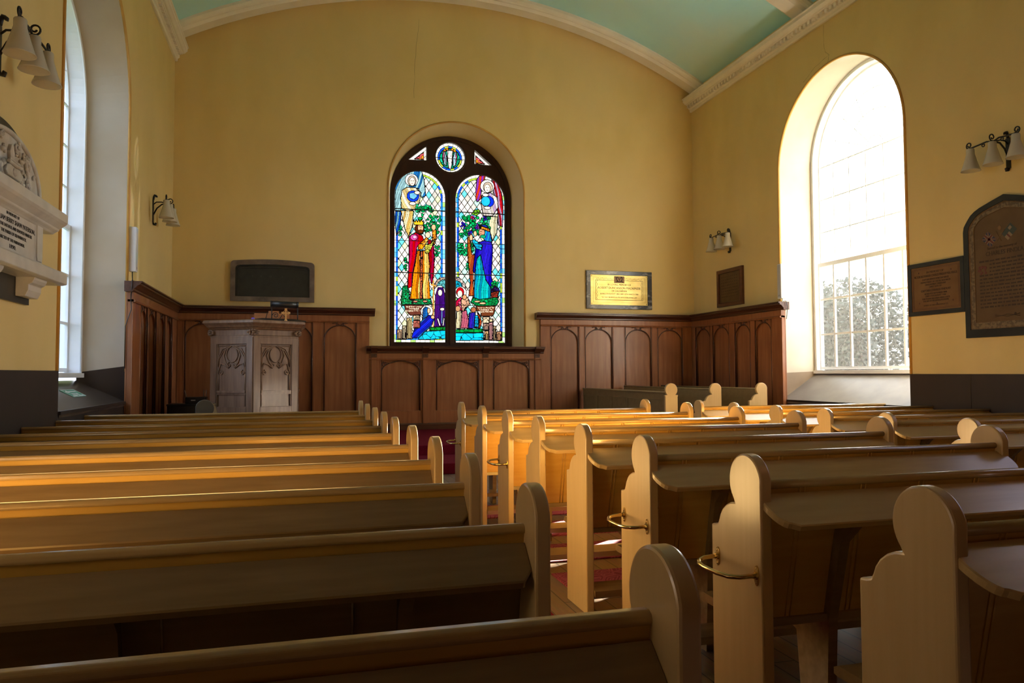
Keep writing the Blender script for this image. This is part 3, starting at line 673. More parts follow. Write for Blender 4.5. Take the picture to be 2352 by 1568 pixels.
def paint_right(x, z):
    zx = 462 + (x - .087) * 320 / 1.07; zy = 367 + (5.49 - z) * 1067 / 3.495 + .033 * (zx - 462)
    s = Canvas(zx, zy, None); s.rng = np.random.RandomState(11); s.quarries()
    d, al = edge_dist(x, z, .622, .535, 1.99, 4.955); s.border(d * 302, al * 302 + 13)
    s.poly([(598, 470), (606, 398), (622, 376), (660, 372), (650, 420), (632, 455), (634, 520), (606, 545), (598, 520)], (.80, .20, .10), fold=(.2, 15), alt=(.42, .16, .62))
    s.poly([(700, 392), (735, 415), (764, 480), (774, 560), (770, 700), (742, 690), (736, 560), (712, 480)], (.62, .07, .12), fold=(-.15, 13), alt=(.62, .50, .70))
    s.ell(672, 442, 45, 43, WHITE); s.poly([(632, 560), (640, 500), (690, 482), (738, 512), (742, 575), (706, 632), (646, 632)], (.86, .84, .88), fold=(-.35, 22), alt=(.66, .58, .80))
    s.poly([(646, 636), (738, 636), (732, 740), (706, 792), (690, 740), (668, 700)], (.84, .84, .72), fold=(.1, 15), alt=(.30, .70, .66))
    s.ell(676, 448, 30, 34, (.62, .58, .56)); s.ell(672, 455, 19, 27, (.88, .84, .82), 1.2)
    for ex in (666, 679): s.ell(ex, 450, 3, 1.6, (.2, .17, .17), .8)
    s.line([(668, 467), (677, 467)], (.4, .25, .24), 1.5)
    s.ell(676, 540, 39, 36, (.05, .16, .88)); s.ell(662, 538, 29, 32, (.12, .66, .98)); s.ell(660, 497, 20, 11, (.9, .88, .86)); s.ell(672, 580, 22, 10, (.9, .88, .86))
    s.poly([(570, 622), (590, 596), (618, 592), (630, 612), (600, 632)], (.35, .62, .12), vor=18); s.leaves(520, 640, 690, 760, 62, 13); s.leaves(500, 745, 545, 765, 8, 10)
    for gx, gy, r, c in ((519, 695, 17, (.10, .06, .52)), (577, 650, 15, (.55, .10, .30)), (607, 700, 14, (.24, .10, .55)), (562, 742, 14, (.16, .07, .55)), (657, 648, 13, (.10, .06, .45))):
        for q in range(10): s.ell(gx + s.rng.uniform(-r, r) * .7, gy + s.rng.uniform(-r, r), 6, 6, tuple(v * s.rng.uniform(.6, 1.6) for v in c), 1.0)
    s.leaves(488, 815, 580, 880, 34, 13); s.leaves(540, 900, 556, 985, 8, 10)
    s.poly([(545, 768), (560, 768), (572, 880), (592, 885), (588, 960), (580, 1000), (580, 1080), (594, 1142), (552, 1142), (562, 1060), (553, 960), (545, 880)], (.62, .24, .12), fold=(.1, 12), alt=(.78, .40, .14))
    s.poly([(598, 800), (625, 800), (690, 772), (706, 830), (702, 905), (696, 1020), (716, 1092), (690, 1130), (672, 1060), (640, 1000), (600, 1010), (578, 985), (592, 880)], (.07, .05, .72), fold=(.1, 22), alt=(.16, .12, .90))
    s.poly([(585, 1166), (590, 1010), (604, 905), (628, 880), (645, 960), (660, 1040), (692, 1090), (690, 1172)], (.03, .55, .78), fold=(.05, 17), alt=(.04, .72, .78))
    s.poly([(572, 792), (588, 784), (640, 822), (632, 852), (600, 842)], (.08, .62, .88), vor=24); s.ell(568, 772, 11, 20, SKIN); s.ell(594, 746, 11, 18, SKIN)
    s.poly([(652, 716), (690, 735), (702, 800), (655, 792), (640, 760)], (.06, .58, .85), fold=(.3, 12), alt=(.10, .36, .90)); s.ell(636, 738, 20, 24, (.62, .46, .38)); s.ell(644, 764, 17, 11, (.05, .40, .30), 1.2)
    s.line([(626, 732), (634, 732)], (.1, .05, .04), 2); s.line([(626, 748), (634, 748)], (.25, .1, .08), 2)
    s.poly([(618, 694), (690, 716), (688, 734), (622, 712)], (.90, .52, .12), vor=14); s.poly([(624, 692), (660, 690), (684, 712)], (.08, .20, .85))
    s.leaves(700, 1050, 732, 1095, 10, 12); s.ell(722, 1112, 26, 26, (.09, .04, .20), vor=9); s.poly([(692, 1120), (744, 1112), (738, 1158), (700, 1162)], (.34, .11, .08), vor=11)
    s.poly([(566, 1180), (578, 1150), (620, 1165), (732, 1152), (744, 1180), (728, 1206), (596, 1206)], (.01, .28, .14), vor=17, alt=(.02, .45, .26)); s.ell(606, 1178, 20, 6, SKIN); s.ell(640, 1190, 22, 7, SKIN)
    s.poly([(598, 1206), (722, 1208), (714, 1256), (704, 1272), (632, 1272), (626, 1240), (600, 1236)], (.15, .08, .05))
    s.letters(['Ponder the Path of Thy', 'Feet and let all Thy', 'Ways be Established'], 11.0, 660, 1222, 12.5, (.88, .84, .78), None, None)
    for r, c in ((66, (.62, .58, .60)), (46, (.06, .55, .72))): s.ell(468, 1090, r, r, c, vor=18)
    s.ell(500, 1122, 38, 40, WHITE); s.ell(498, 1118, 24, 30, (.62, .03, .08)); s.ell(497, 1128, 16, 22, (.88, .80, .76), 1.2)
    s.poly([(466, 1205), (474, 1170), (500, 1150), (528, 1170), (540, 1212), (520, 1236), (466, 1232)], (.68, .06, .24), vor=26, alt=(.62, .30, .44))
    s.poly([(504, 1170), (520, 1140), (545, 1150), (562, 1200), (530, 1215), (516, 1250), (506, 1210)], (.74, .58, .50), vor=30); s.ell(526, 1150, 14, 16, (.66, .48, .36))
    s.poly([(500, 1335), (508, 1240), (538, 1232), (552, 1300), (552, 1345), (500, 1345)], (.66, .32, .44), fold=(.1, 15), alt=(.78, .50, .60))
    s.poly([(470, 1346), (476, 1238), (500, 1228), (508, 1250), (500, 1346)], (.80, .76, .64), fold=(.05, 14)); s.ell(484, 1222, 16, 18, (.60, .45, .34))
    s.poly([(548, 1346), (556, 1250), (592, 1244), (598, 1346)], (.16, .08, .58), fold=(.1, 14), alt=(.10, .16, .72)); s.ell(582, 1230, 17, 17, (.40, .24, .17))
    s.poly([(588, 1340), (592, 1262), (612, 1270), (616, 1340)], (.06, .58, .82), vor=18); s.poly([(606, 1248), (624, 1270), (634, 1310), (624, 1346), (612, 1346), (620, 1300)], (.60, .22, .10), vor=16)
    s.poly([(462, 1352), (640, 1352), (644, 1374), (462, 1372)], (.01, .34, .14), vor=30); s.poly([(462, 1374), (646, 1378), (646, 1424), (462, 1422)], (.05, .64, .86), vor=46, jit=.2)
    for a, b, c, e, k in ((652, 676, 1366, 1424, (.52, .42, .30)), (642, 684, 1276, 1316, (.64, .58, .52)), (644, 682, 1318, 1362, (.44, .36, .34)), (680, 706, 1312, 1426, (.58, .42, .46)), (682, 706, 1290, 1310, (.62, .58, .48)), (709, 726, 1336, 1428, (.50, .45, .36)), (729, 760, 1372, 1430, (.48, .36, .28))):
        s.poly([(a, c), (b, c), (b, e), (a, e)], k, vor=24, jit=.35)
        if e - c > 42: s.poly([(a + 6, e - 4), (a + 6, c + 20), ((a + b) / 2, c + 9), (b - 6, c + 20), (b - 6, e - 4)], tuple(q * .55 for q in k), 1.2)
    return s.c
def paint_round(x, z):
    zx = 428 + (x + .005) * 88 / .31; zy = 262 - (z - 5.80) * 88 / .31
    s = Canvas(zx, zy, None); s.rng = np.random.RandomState(3); s.c[:] = (.02, .42, .34)
    r = np.hypot(zx - 428, zy - 262); al = (np.arctan2(zy - 262, zx - 428) + PI) * 84
    s.ell(428, 262, 60, 60, (.02, .46, .36), vor=24, alt=(.10, .66, .55))
    s.poly([(392, 205), (412, 260), (408, 310), (392, 300), (384, 250)], (.62, .80, .95), vor=0, fold=(.1, 11), alt=(.70, .35, .55)); s.poly([(464, 205), (444, 260), (448, 310), (464, 300), (472, 250)], (.62, .80, .95), fold=(.1, 11), alt=(.70, .35, .55))
    s.poly([(412, 215), (446, 215), (440, 300), (434, 330), (424, 330), (418, 300)], (.88, .90, .95), fold=(.0, 15))
    for a, b in ((398, 196), (412, 188), (428, 180), (444, 188), (458, 196)): s.poly([(a - 9, b + 26), (a - 6, b), (a, b - 10), (a + 6, b), (a + 9, b + 26)], (.92, .52, .08))
    for a in (412, 428, 444): s.ell(a, 334, 9, 9, (.65, .05, .05))
    i = (r > 61) & (r < 72); s.c[i] = (.07, .30, .92); h = np.sin(np.floor(al / 30) * 91.7) * 4375.85; h -= np.floor(h); s.c[i & (h > .7)] = (.62, .72, .25)
    s.c[r >= 72] = (.90, .93, .96); s.c[(np.abs(r - 72) < 1.8) | (np.abs(r - 61) < 1.8)] = (.004, .004, .005); s.c[(r > 61) & ((al / 30 - np.floor(al / 30)) < .09)] = (.004, .004, .005)
    return s.c
def paint_tri(x, z):
    ax = np.abs(x); s = Canvas(ax * 300, z * 300, None); s.c[:] = (.90, .92, .94)
    v = np.floor((ax * 300 + z * 300) / 26) % 4; s.c *= (.85 + .05 * v)[:, None]
    for q in np.arange(0, 4000, 26): s.c[np.abs((ax * 300 * .7 + z * 300 * .7) - q) < 1.2] = (.004, .004, .005)
    s.poly([(.545 * 300, 5.735 * 300), (.735 * 300, 5.735 * 300), (.545 * 300, 5.895 * 300)], (.80, .30, .36), vor=14, alt=(.90, .58, .15))
    return s.c
glass_sheet('lancet_glass', -1.17, -.09, 1.98, 5.50, .0062, lambda x, z: edge_dist(x, z, -.631, .54, 1.98, 4.956)[0] > 0, paint_left)
glass_sheet('lancet_glass', .077, 1.167, 1.98, 5.50, .0062, lambda x, z: edge_dist(x, z, .622, .545, 1.98, 4.955)[0] > 0, paint_right)
glass_sheet('roundel_glass', -.33, .32, 5.48, 6.12, .0062, lambda x, z: np.hypot(x + .005, z - 5.80) < .318, paint_round)
for sg in (-1, 1):
    glass_sheet('spandrel_glass', -.88 if sg < 0 else .49, -.49 if sg < 0 else .88, 5.68, 6.01, .0062,
                lambda x, z: (z > 5.685) & (z < 5.70 + (.88 - np.abs(x)) * .30 / .37 + .01) & (np.abs(x) > .49), paint_tri)
mb = MB(); mb.box(BWIN['xc'] - 1.34, BWIN['xc'] + 1.34, D + .005, D + .78, 1.70, 1.884); struct(mb.build('trim_17', 'oak_d'))

# ------------------------------------------------------------------ oak panelling
def panelling(name, label, loc, rz, L, H, panels, pil=(), low=False, closed=(True, True), z0=0.0):
    # local x along the wall, -y into the room
    root = thing(name, label, 'panelling', loc, rz)
    fr, rl = -.085, .19                                     # frame face, height of the frieze
    mb = MB(); mb.box(0, L, -.02, -.004, z0, H - .02); mb.build('backboard', 'oak', root)
    ztop = H - rl - .07; zb = z0 + (.34 if not low else .36)
    mb = MB(); xs = [0] + [v for p in panels for v in p] + [L]
    for i in range(0, len(xs), 2): mb.box(xs[i], xs[i + 1], fr, -.022, z0 + .12, ztop + .001)
    for a, b in panels: mb.box(a - .002, b + .002, fr, -.022, z0 + .12, zb)
    for p in pil: mb.box(p - .045, p + .045, fr - .03, fr + .01, z0 + .12, H - .10)
    for a, b in panels:                                       # fine beads down both sides of every stile
        for x in (a - .016, b + .016): mb.tube([(x, fr, zb + .01), (x, fr, ztop - .005)], .007, 6)
    mb.build('frame', 'oak', root, bevel=.004, seg=1)
    mb = MB(); mb.box(0, L, fr - .012, -.022, ztop, H - .1)
    mb.prism([(-.02, ztop - .004), (fr - .03, ztop - .004), (fr - .036, ztop + .012), (fr - .012, ztop + .03), (-.02, ztop + .03)], 0, L)
    mb.build('frieze', 'oak', root)
    mb = MB()
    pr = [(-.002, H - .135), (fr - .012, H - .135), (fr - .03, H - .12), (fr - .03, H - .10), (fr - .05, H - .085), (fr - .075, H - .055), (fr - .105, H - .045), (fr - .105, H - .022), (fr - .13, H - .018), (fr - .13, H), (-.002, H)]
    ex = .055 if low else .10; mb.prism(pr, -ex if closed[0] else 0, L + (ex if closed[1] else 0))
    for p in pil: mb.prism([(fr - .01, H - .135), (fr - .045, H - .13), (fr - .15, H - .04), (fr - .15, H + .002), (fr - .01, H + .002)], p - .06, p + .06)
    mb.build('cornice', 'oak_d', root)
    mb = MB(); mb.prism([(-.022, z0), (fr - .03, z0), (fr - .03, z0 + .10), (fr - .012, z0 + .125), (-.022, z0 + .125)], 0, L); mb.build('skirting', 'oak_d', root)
    for p in pil:
        mb = MB()
        for dx in (-.025, .025): mb.tube(spiral((p + dx, H - .175), .022, 1.3, 0, 1 if dx < 0 else -1, 16, fr - .034), .006, 5)
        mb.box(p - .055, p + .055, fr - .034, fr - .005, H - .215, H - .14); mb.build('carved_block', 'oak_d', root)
    for i, (a, b) in enumerate(panels):
        xc, hw = (a + b) / 2, (b - a) / 2
        mb = MB(); mb.box(a - .003, b + .003, -.042, -.024, zb - .01, ztop + .005); pn = mb.build('panel', 'oak_p', root)
        rise = hw * .9 if not low else .20
        ins = .012; zs = ztop - .055 - rise if not low else ztop - .02 - rise
        arch = arch_pts(xc, hw - ins, zb, zs, rise, 26)[1:-1]
        # spandrel board with an arched cut-out
        mb = MB(); mb.plate([(a, zs)] + [(p[0], p[1]) for p in arch] + [(b, zs), (b, ztop + .002), (a, ztop + .002)], [], -.068, -.042); mb.build('spandrel', 'oak', pn)
        mb = MB(); mb.tube([(arch[0][0], -.052, zb + .012)] + [(p[0], -.069, p[1]) for p in arch] + [(arch[-1][0], -.052, zb + .012)], .011, 6)
        mb.tube([(a + .006, fr + .004, zb), (a + .006, fr + .004, ztop - .004), (b - .006, fr + .004, ztop - .004), (b - .006, fr + .004, zb)], .009, 6)
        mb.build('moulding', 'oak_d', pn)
        mb = MB()
        if not low:
            for s in (-1, 1):
                mb.tube(spiral((xc + s * .042, ztop - .045), .034, 1.4, PI / 2, -s, 22, -.074), .008, 6)
                mb.tube([(xc + s * .042, -.074, ztop - .013), (xc + s * .10, -.074, ztop - .012), (xc + s * .14, -.072, ztop - .02)], .007, 6)
            mb.build('scroll_carving', 'oak_d', pn)
        else:
            for s in (-1, 1):
                mb = MB(); e = xc + s * (hw - .06)
                mb.tube(spiral((e, ztop - .085), .05, 1.5, 0 if s < 0 else PI, -s, 24, -.076), .009, 6)
                mb.tube([(e + s * .03 - s * t * .26, -.075, ztop - .028 - .03 * math.sin(PI * t)) for t in np.linspace(0, 1, 10)], .008, 6)
                if i == 1: mb.tube([(e - s * t * .24, -.075, ztop - .14 + .10 * t ** .6) for t in np.linspace(0, 1, 10)], .008, 6)
                mb.build('scroll_carving', 'oak_d', pn)
    return root
panelling('oak_panelling', 'tall dark oak panelling along the end wall behind the pulpit', (WL + .115, D - .002, 0), RZB, 1.155 - (WL + .115), 2.585,
          [(.12, .73), (.86, 1.47), (1.66, 2.30), (2.50, 3.09)], closed=(False, True), z0=ZP)
panelling('oak_panelling', 'lower oak panelling with three wide arched panels under the stained glass window', (1.155, D - .002, 0), RZB, 4.535 - 1.155, 1.885,
          [(.22, .965), (1.27, 2.11), (2.40, 3.145)], pil=(.085, 1.055, 2.24, 3.295), low=True, z0=ZP)
panelling('oak_panelling', 'tall oak panelling on the end wall below the brass tablet', (4.535, D - .002, 0), RZB, WR - .115 - 4.535, 2.57,
          [(.21, .815), (.945, 1.555), (1.83, 2.43), (2.57, 3.145)], closed=(True, False), z0=ZS)
panelling('oak_panelling', 'dark oak panelling on the right wall ending beside the bright window', (WR - .024, D - .004, 0), RZR, D - .004 - 11.06, 2.57,
          [(.22, .80), (.90, 1.50), (1.70, 2.21), (2.36, 2.86)], closed=(False, True), z0=ZS)
panelling('oak_panelling', 'dark oak panelling on the left wall ending beside the window reveal', (WL + .024, 10.66, 0), RZL, D - .004 - 10.66, 2.585,
          [(.50, .96), (1.06, 1.62), (1.88, 2.36), (2.50, 3.02)], closed=(True, False), z0=ZP)

# ------------------------------------------------------------------ pulpit (hexagonal, one corner towards the nave)
PX, PY = -.715, 11.87
pul = thing('pulpit', 'hexagonal carved oak pulpit with moulded top standing before the panelling', 'pulpit', (PX, PY, ZP))
def hexring(R): return [(R * math.cos(-PI / 2 + PI / 3 * i), R * math.sin(-PI / 2 + PI / 3 * i)) for i in range(6)]
def hexloft(mb, prof):
    rs = [[(p[0], p[1], z) for p in hexring(r)] for r, z in prof]; vs = [v for r in rs for v in r]; k = len(prof)
    mb.add(vs, [(i * 6 + j, i * 6 + (j + 1) % 6, (i + 1) * 6 + (j + 1) % 6, (i + 1) * 6 + j) for i in range(k - 1) for j in range(6)])
    mb.add(rs[-1], [tuple(range(6))]); mb.add(rs[0], [tuple(range(6))[::-1]])
PR, PB = .70, 1.60                                            # body radius and height above the platform
mb = MB(); hexloft(mb, [(PR - .045, 0), (PR - .045, PB)]); mb.build('core', 'pulpit', pul)
mb = MB(); hexloft(mb, [(PR + .03, 0), (PR + .03, .13), (PR + .012, .15), (PR + .004, .16), (PR + .004, .19)]); mb.build('plinth', 'pulpit', pul, bevel=.004, seg=1)
mb = MB(); hexloft(mb, [(PR, PB - .01), (PR + .01, PB), (PR + .01, PB + .02), (PR - .005, PB + .03), (PR - .005, PB + .105), (PR + .015, PB + .115), (PR + .03, PB + .135), (PR + .06, PB + .145),
                         (PR + .075, PB + .165), (PR + .11, PB + .195), (PR + .12, PB + .20), (PR + .12, PB + .235), (PR + .10, PB + .245)])
mb.build('cornice', 'pulpit', pul, bevel=.003, seg=1)
for i, p in enumerate(hexring(PR + .012)):                     # leaf bosses at the corners of the cornice
    if i in (2, 3, 4): continue
    mb = MB(); q = Vector((p[0], p[1], 0)).normalized(); t = Vector((-q.y, q.x, 0))
    for j in range(14):
        a = 2 * PI * j / 14; c = Vector((p[0], p[1], PB + .068)) + t * .055 * math.cos(a) * (1 + .4 * (j % 2)) - q * .012 * abs(math.cos(a)) + Vector((0, 0, .032 * math.sin(a)))
        mb.sphere(c, .017, 5)
    mb.sphere((p[0], p[1], PB + .068), .022, 6); mb.build('leaf_boss', 'pulpit', pul)
side = PR; ap = PR * math.cos(PI / 6)
for fi in (-1, 0, 1, 2):                                       # facets seen and their neighbours
    ang = -PI / 2 + PI / 6 + PI / 3 * fi
    # facet-local frame: x along the facet, -y outward
    rot = Matrix.Rotation(ang + PI / 2, 4, 'Z')
    def put(mb, name, mt, parent, **kw):
        T = Matrix.Translation((ap * math.cos(ang), ap * math.sin(ang), 0)) @ rot
        mb.v = [tuple(T @ Vector(v)) for v in mb.v]
        return mb.build(name, mt, parent, **kw)
    mb = MB(); h = side / 2
    mb.box(-h + .003, -h + .10, -.012, .034, .19, PB - .002); mb.box(h - .10, h - .003, -.012, .034, .19, PB - .002)
    mb.box(-h + .10, h - .10, -.012, .034, PB - .10, PB - .002); mb.box(-h + .10, h - .10, -.012, .034, .19, .60)
    for x in (-h + .108, h - .108): mb.box(x - .008, x + .008, -.004, .034, .60, PB - .10)
    facet = put(mb, 'facet_frame', 'pulpit', pul, bevel=.004, seg=1)
    mb = MB(); mb.box(-h + .12, h - .12, .012, .034, .60, PB - .105); mb.box(-h + .115, h - .115, -.022, .03, .80, .832); mb.box(-h + .115, h - .115, -.008, .03, .775, .80)
    put(mb, 'facet_panel', 'pulpit', facet)
    mb = MB(); y = .004; zt = PB - .125; w = h - .125; r = .0105
    ring = [(.092 * math.sin(2 * PI * t / 30), y, zt - .125 + .108 * math.cos(2 * PI * t / 30)) for t in range(3, 28)]
    mb.tube(ring, r, 6)
    for s in (-1, 1):
        mb.tube([(s * .012, y, zt - .005), (s * .10, y, zt - .05), (s * .135, y, zt - .14), (s * .10, y, zt - .24), (s * .04, y, zt - .305)], r, 6)
        mb.tube([(s * .03, y, zt - .0), (s * .15, y, zt - .04), (s * .21, y, zt - .14), (s * (w - .004), y, zt - .27)], r, 6)
        mb.tube([(s * .02, y, zt - .005), (s * (w * .62), y, zt - .07), (s * (w - .01), y, zt - .19), (s * w, y, zt - .30)], r * .8, 6)
        mb.tube(spiral((s * .045, zt - .275), .036, 1.3, PI / 2, -s, 22, y), r * .9, 6)
        mb.tube([(s * .05, y, zt - .32), (s * .12, y, zt - .27), (s * .18, y, zt - .255), (s * (w - .02), y, zt - .32), (s * (w - .004), y, zt - .40)], r, 6)
        mb.tube(spiral((s * (w - .045), zt - .385), .036, 1.25, PI / 2, s, 22, y), r * .9, 6)
        mb.tube([(s * (w - .01), y, .84), (s * (w - .01), y, zt - .40)], r * .7, 6)
        mb.tube([(s * (w - .002), y, zt - .02), (s * (w - .002), y, .61)], r * .7, 6)
    mb.tube([(-w, y, zt), (w, y, zt)], r * .7, 6)
    put(mb, 'tracery_carving', 'pulpit', facet)
ZT = ZP + PB + .245                                            # pulpit top
bs = thing('book_stand', 'black wrought-iron book stand with scrolled front on the pulpit top', 'book stand', (-.40, 11.55, ZT), .06)
mb = MB(); mb.prism([(-.40, .0), (-.40, .02), (-.22, .042), (.24, .035), (.40, .012), (.40, 0)], -.12, .10, 'y'); mb.build('base', 'iron', bs)
mb = MB()
for s in (-1, 1): mb.tube([(s * .185 + .10, -.02, .02), (s * .185 + .10, .0, .12), (s * .185 + .10, .04, .25)], .008, 6)
mb.build('upright', 'iron', bs)
mb = MB()
mb.tube(spiral((-.03, .095), .045, 1.5, PI, -1, 24, -.02), .006, 6); mb.tube([(.02, -.02, .035), (.055, -.02, .085), (.075, -.02, .125), (.09, -.02, .085), (.13, -.02, .035)], .006, 6)
mb.tube([(-.17, -.02, .035), (-.15, -.02, .12)], .006, 6)
mb.build('scroll', 'iron', bs)
mb = MB(); mb.tube([(-.10, .05, .270), (.29, .05, .262)], .046, 16); mb.tube([(-.105, .05, .270), (-.085, .05, .270)], .050, 16); mb.tube([(.28, .05, .262), (.30, .05, .262)], .050, 16)
mb.build('reading_lamp', 'blackplastic', bs)
mb = MB(); mb.box(-.25, .25, -.012, .012, 0, .135); mb.box(-.05, .10, .012, .03, .0, .175)
tag(mb.build('wooden_board', 'board', loc=(-.49, 11.72, ZT), bevel=.004), 'low orange wooden board standing behind the iron book stand', 'board')
cr = thing('wooden_cross', 'small pale carved wooden cross in front of the orange board on the pulpit', 'cross', (-.28, 11.36, ZT), .05); cr.scale = (.85, .85, .85)
mb = MB(); mb.box(-.014, .014, -.009, .009, .0, .20); mb.box(-.052, .052, -.009, .009, .125, .152)
for cx, cz in ((-.052, .1385), (.052, .1385), (0, .20)): mb.box(cx - .021, cx + .021, -.012, .012, cz - .019, cz + .019)
mb.build('cross_body', 'crosswood', cr, bevel=.003, seg=1)
mb = MB(); mb.tube([(.043 * math.cos(2 * PI * i / 28), 0, .1385 + .043 * math.sin(2 * PI * i / 28)) for i in range(28)], .006, 6, closed=True); mb.build('ring', 'crosswood', cr)
mb = MB(); mb.lathe([(.026, 0), (.026, .012), (.016, .03), (.012, .03)], 14); mb.build('foot', 'crosswood', cr)
mb = MB(); mb.lathe([(.001, 0), (.022, 0), (.024, .016), (.016, .026), (.001, .028)], 16)
tag(mb.build('bottle_cap', 'purple', loc=(-.72, 11.12, ZT)), 'tiny purple cap lying on the front corner of the pulpit top', 'cap')
# behind the pulpit on the left: a low black table with a router, and a stall end
mt = thing('side_table', 'low black table in the dark corner left of the pulpit', 'table', (-1.72, 12.72, ZP))
mb = MB(); mb.box(-.34, .34, -.24, .24, .58, .61); mb.build('table_top', 'blackplastic', mt, bevel=.004)
for x in (-.31, .31):
    for y in (-.21, .21): mb = MB(); mb.box(x - .022, x + .022, y - .022, y + .022, 0, .581); mb.build('leg', 'blackplastic', mt)
mb = MB(); mb.box(-.30, .30, -.22, -.205, .14, .58); mb.build('front_board', 'blackplastic', mt)
rt = thing('wireless_router', 'black box with upright pale rods on the low black table', 'router', (-1.63, 12.62, ZP + .61))
mb = MB(); mb.box(-.17, .14, -.09, .09, 0, .105); mb.build('case', 'blackplastic', rt, bevel=.01)
for x, dx in ((-.16, -.03), (.09, .0), (.12, .006)): mb = MB(); mb.tube([(x, 0, .10), (x + dx, 0, .215)], .0055, 6); mb.build('aerial', 'letter_w', rt)
mb = MB(); mb.box(-.085, -.02, -.094, -.089, .048, .062); mb.build('badge', 'letter_w', rt)

# ------------------------------------------------------------------ memorials and tablets
# dark bronze tablet in a mottled marble surround (end wall, left)
t = thing('memorial_tablet', 'dark bronze tablet in mottled marble surround with bowed top above the pulpit', 'memorial tablet', (-.58, D - .001, 2.69), RZB)
def bowed(hw, h, r, rise, ins=0):
    z0 = ins; pts = [(-hw + ins, z0), (hw - ins, z0)]
    top = [(hw - ins, h - r)]
    for i in range(7): a = PI / 2 * i / 6; top.append((hw - ins - r + r * math.cos(a), h - r - ins + r * math.sin(a)))
    for i in range(1, 16): x = (hw - r) * (1 - 2 * i / 16); top.append((x, h - ins + rise * math.cos(PI / 2 * x / (hw - r))))
    for i in range(7): a = PI / 2 + PI / 2 * i / 6; top.append((-hw + ins + r + r * math.cos(a), h - r - ins + r * math.sin(a)))
    top.append((-hw + ins, h - r)); return pts + top
ob_, ib_ = bowed(.732, .735, .07, .035), bowed(.732, .735, .06, .03, .085)
mb = MB(); mb.plate(ob_, [ib_], -.055, 0); mb.build('marble_surround', 'brownmarble', t, bevel=.006)
mb = MB(); mb.plate(ib_, [], -.025, -.002); mb.plate(ib_, [bowed(.70, .70, .05, .025, .11)], -.042, -.025); mb.tube([(p[0], -.043, p[1]) for p in bowed(.715, .715, .05, .028, .09)], .010, 6, closed=True); mb.build('bronze_plate', 'bronze', t)
mb = MB()
for x in (-.36, -.22, -.205, -.06, -.045, -.03, .16): mb.box(x, x + .006, -.0435, -.042, .44, .475)
mb.build('faint_inscription', 'letter_g', t)
# brass tablet in grey marble (end wall, right)
t = thing('memorial_tablet', 'polished brass memorial tablet framed in veined grey marble on the end wall', 'memorial tablet', (6.275, D - .001, 2.68), RZB)
mb = MB(); mb.plate(rect(-.735, .735, 0, .79), [rect(-.64, .64, .085, .705)], -.045, 0); mb.build('marble_surround', 'greymarble', t, bevel=.005)
mb = MB(); mb.box(-.64, .64, -.03, -.002, .085, .705); mb.build('brass_plate', 'brassplate', t)
mb = MB(); y = -.0315
def frame_line(mb, x0, x1, z0, z1, w, y):
    for r_ in ((x0, x1, z0, z0 + w), (x0, x1, z1 - w, z1), (x0, x0 + w, z0, z1), (x1 - w, x1, z0, z1)): mb.box(r_[0], r_[1], y, y + .001, r_[2], r_[3])
frame_line(mb, -.585, .585, .14, .655, .003, y); frame_line(mb, -.535, .535, .185, .60, .008, y); 
for i in range(34):
    x = -.50 + 1.0 * i / 33
    if abs(x) > .12: mb.sphere((x, y, .628 + .008 * math.sin(i * 2.1)), .008, 4, 0, (1.2, .15, .8))
for i in range(16):
    for s in (-1, 1): mb.sphere((s * (.50 + .006 * math.sin(i * 2)), y, .21 + .38 * i / 15), .008, 4, 0, (.8, .15, 1.2))
mb.build('engraved_border', 'letter_b', t)
mb = MB(); mb.box(-.115, .115, -.036, -.029, .545, .685); mb.build('crest_panel', 'copper', t)
mb = MB()
for s in (-1, 1):
    for i in range(8): a = -.9 + 1.9 * i / 7; mb.sphere((s * (.018 + .045 * math.cos(a)), -.037, .63 + .045 * math.sin(a)), .010, 5, 0, (.7, .2, 1.2))
    mb.tube([(0, -.037, .595), (s * .03, -.037, .665)], .004, 5)
mb.tube([(-.075, -.037, .572), (-.03, -.037, .58), (0, -.037, .572), (.03, -.037, .58), (.075, -.037, .572)], .007, 5)
mb.build('crest', 'letter', t)
for s, sz, z, sx in (('IN LOVING MEMORY OF', .052, .490, .92), ('ROBERT DUNCANSON MACKENZIE', .064, .418, .92), ('OF CALDARVAN', .048, .362, .95), ('BORN 5TH AUGUST 1842 DIED 10TH MARCH 1900', .044, .300, .86), ('"HE THAT BELIEVETH IN ME HATH EVERLASTING LIFE"', .036, .232, .92)):
    text('inscription', s, sz, (0, y, z), 'letter', t, sx=sx)
for x in (-.615, .615):
    for z in (.11, .68): mb = MB(); mb.sphere((x, -.031, z), .009, 5, 0, (1, .5, 1)); mb.build('screw', 'letter_b', t)
# small mahogany tablet, right wall
t = thing('memorial_tablet', 'small reddish-brown wooden tablet below the far right wall light', 'memorial tablet', (WR - .001, 12.79, 2.66), RZR)
mb = MB(); mb.plate(rect(-.452, .452, 0, .735), [rect(-.37, .37, .075, .66)], -.05, 0); mb.tube([(p[0], -.05, p[1]) for p in rect(-.375, .375, .07, .665)], .010, 6, closed=True); mb.build('frame', 'redwood', t, bevel=.005)
mb = MB(); mb.box(-.37, .37, -.03, -.002, .075, .66); mb.build('plate', 'redwood_p', t)
for i in range(8):
    mb = MB(); 
    for j in range(9):
        w = random.uniform(.02, .05); x = -.30 + j * .066; mb.box(x, x + w, -.0315, -.03, .575 - i * .056, .592 - i * .056)
    mb.build('inscription', 'letter_b', t)
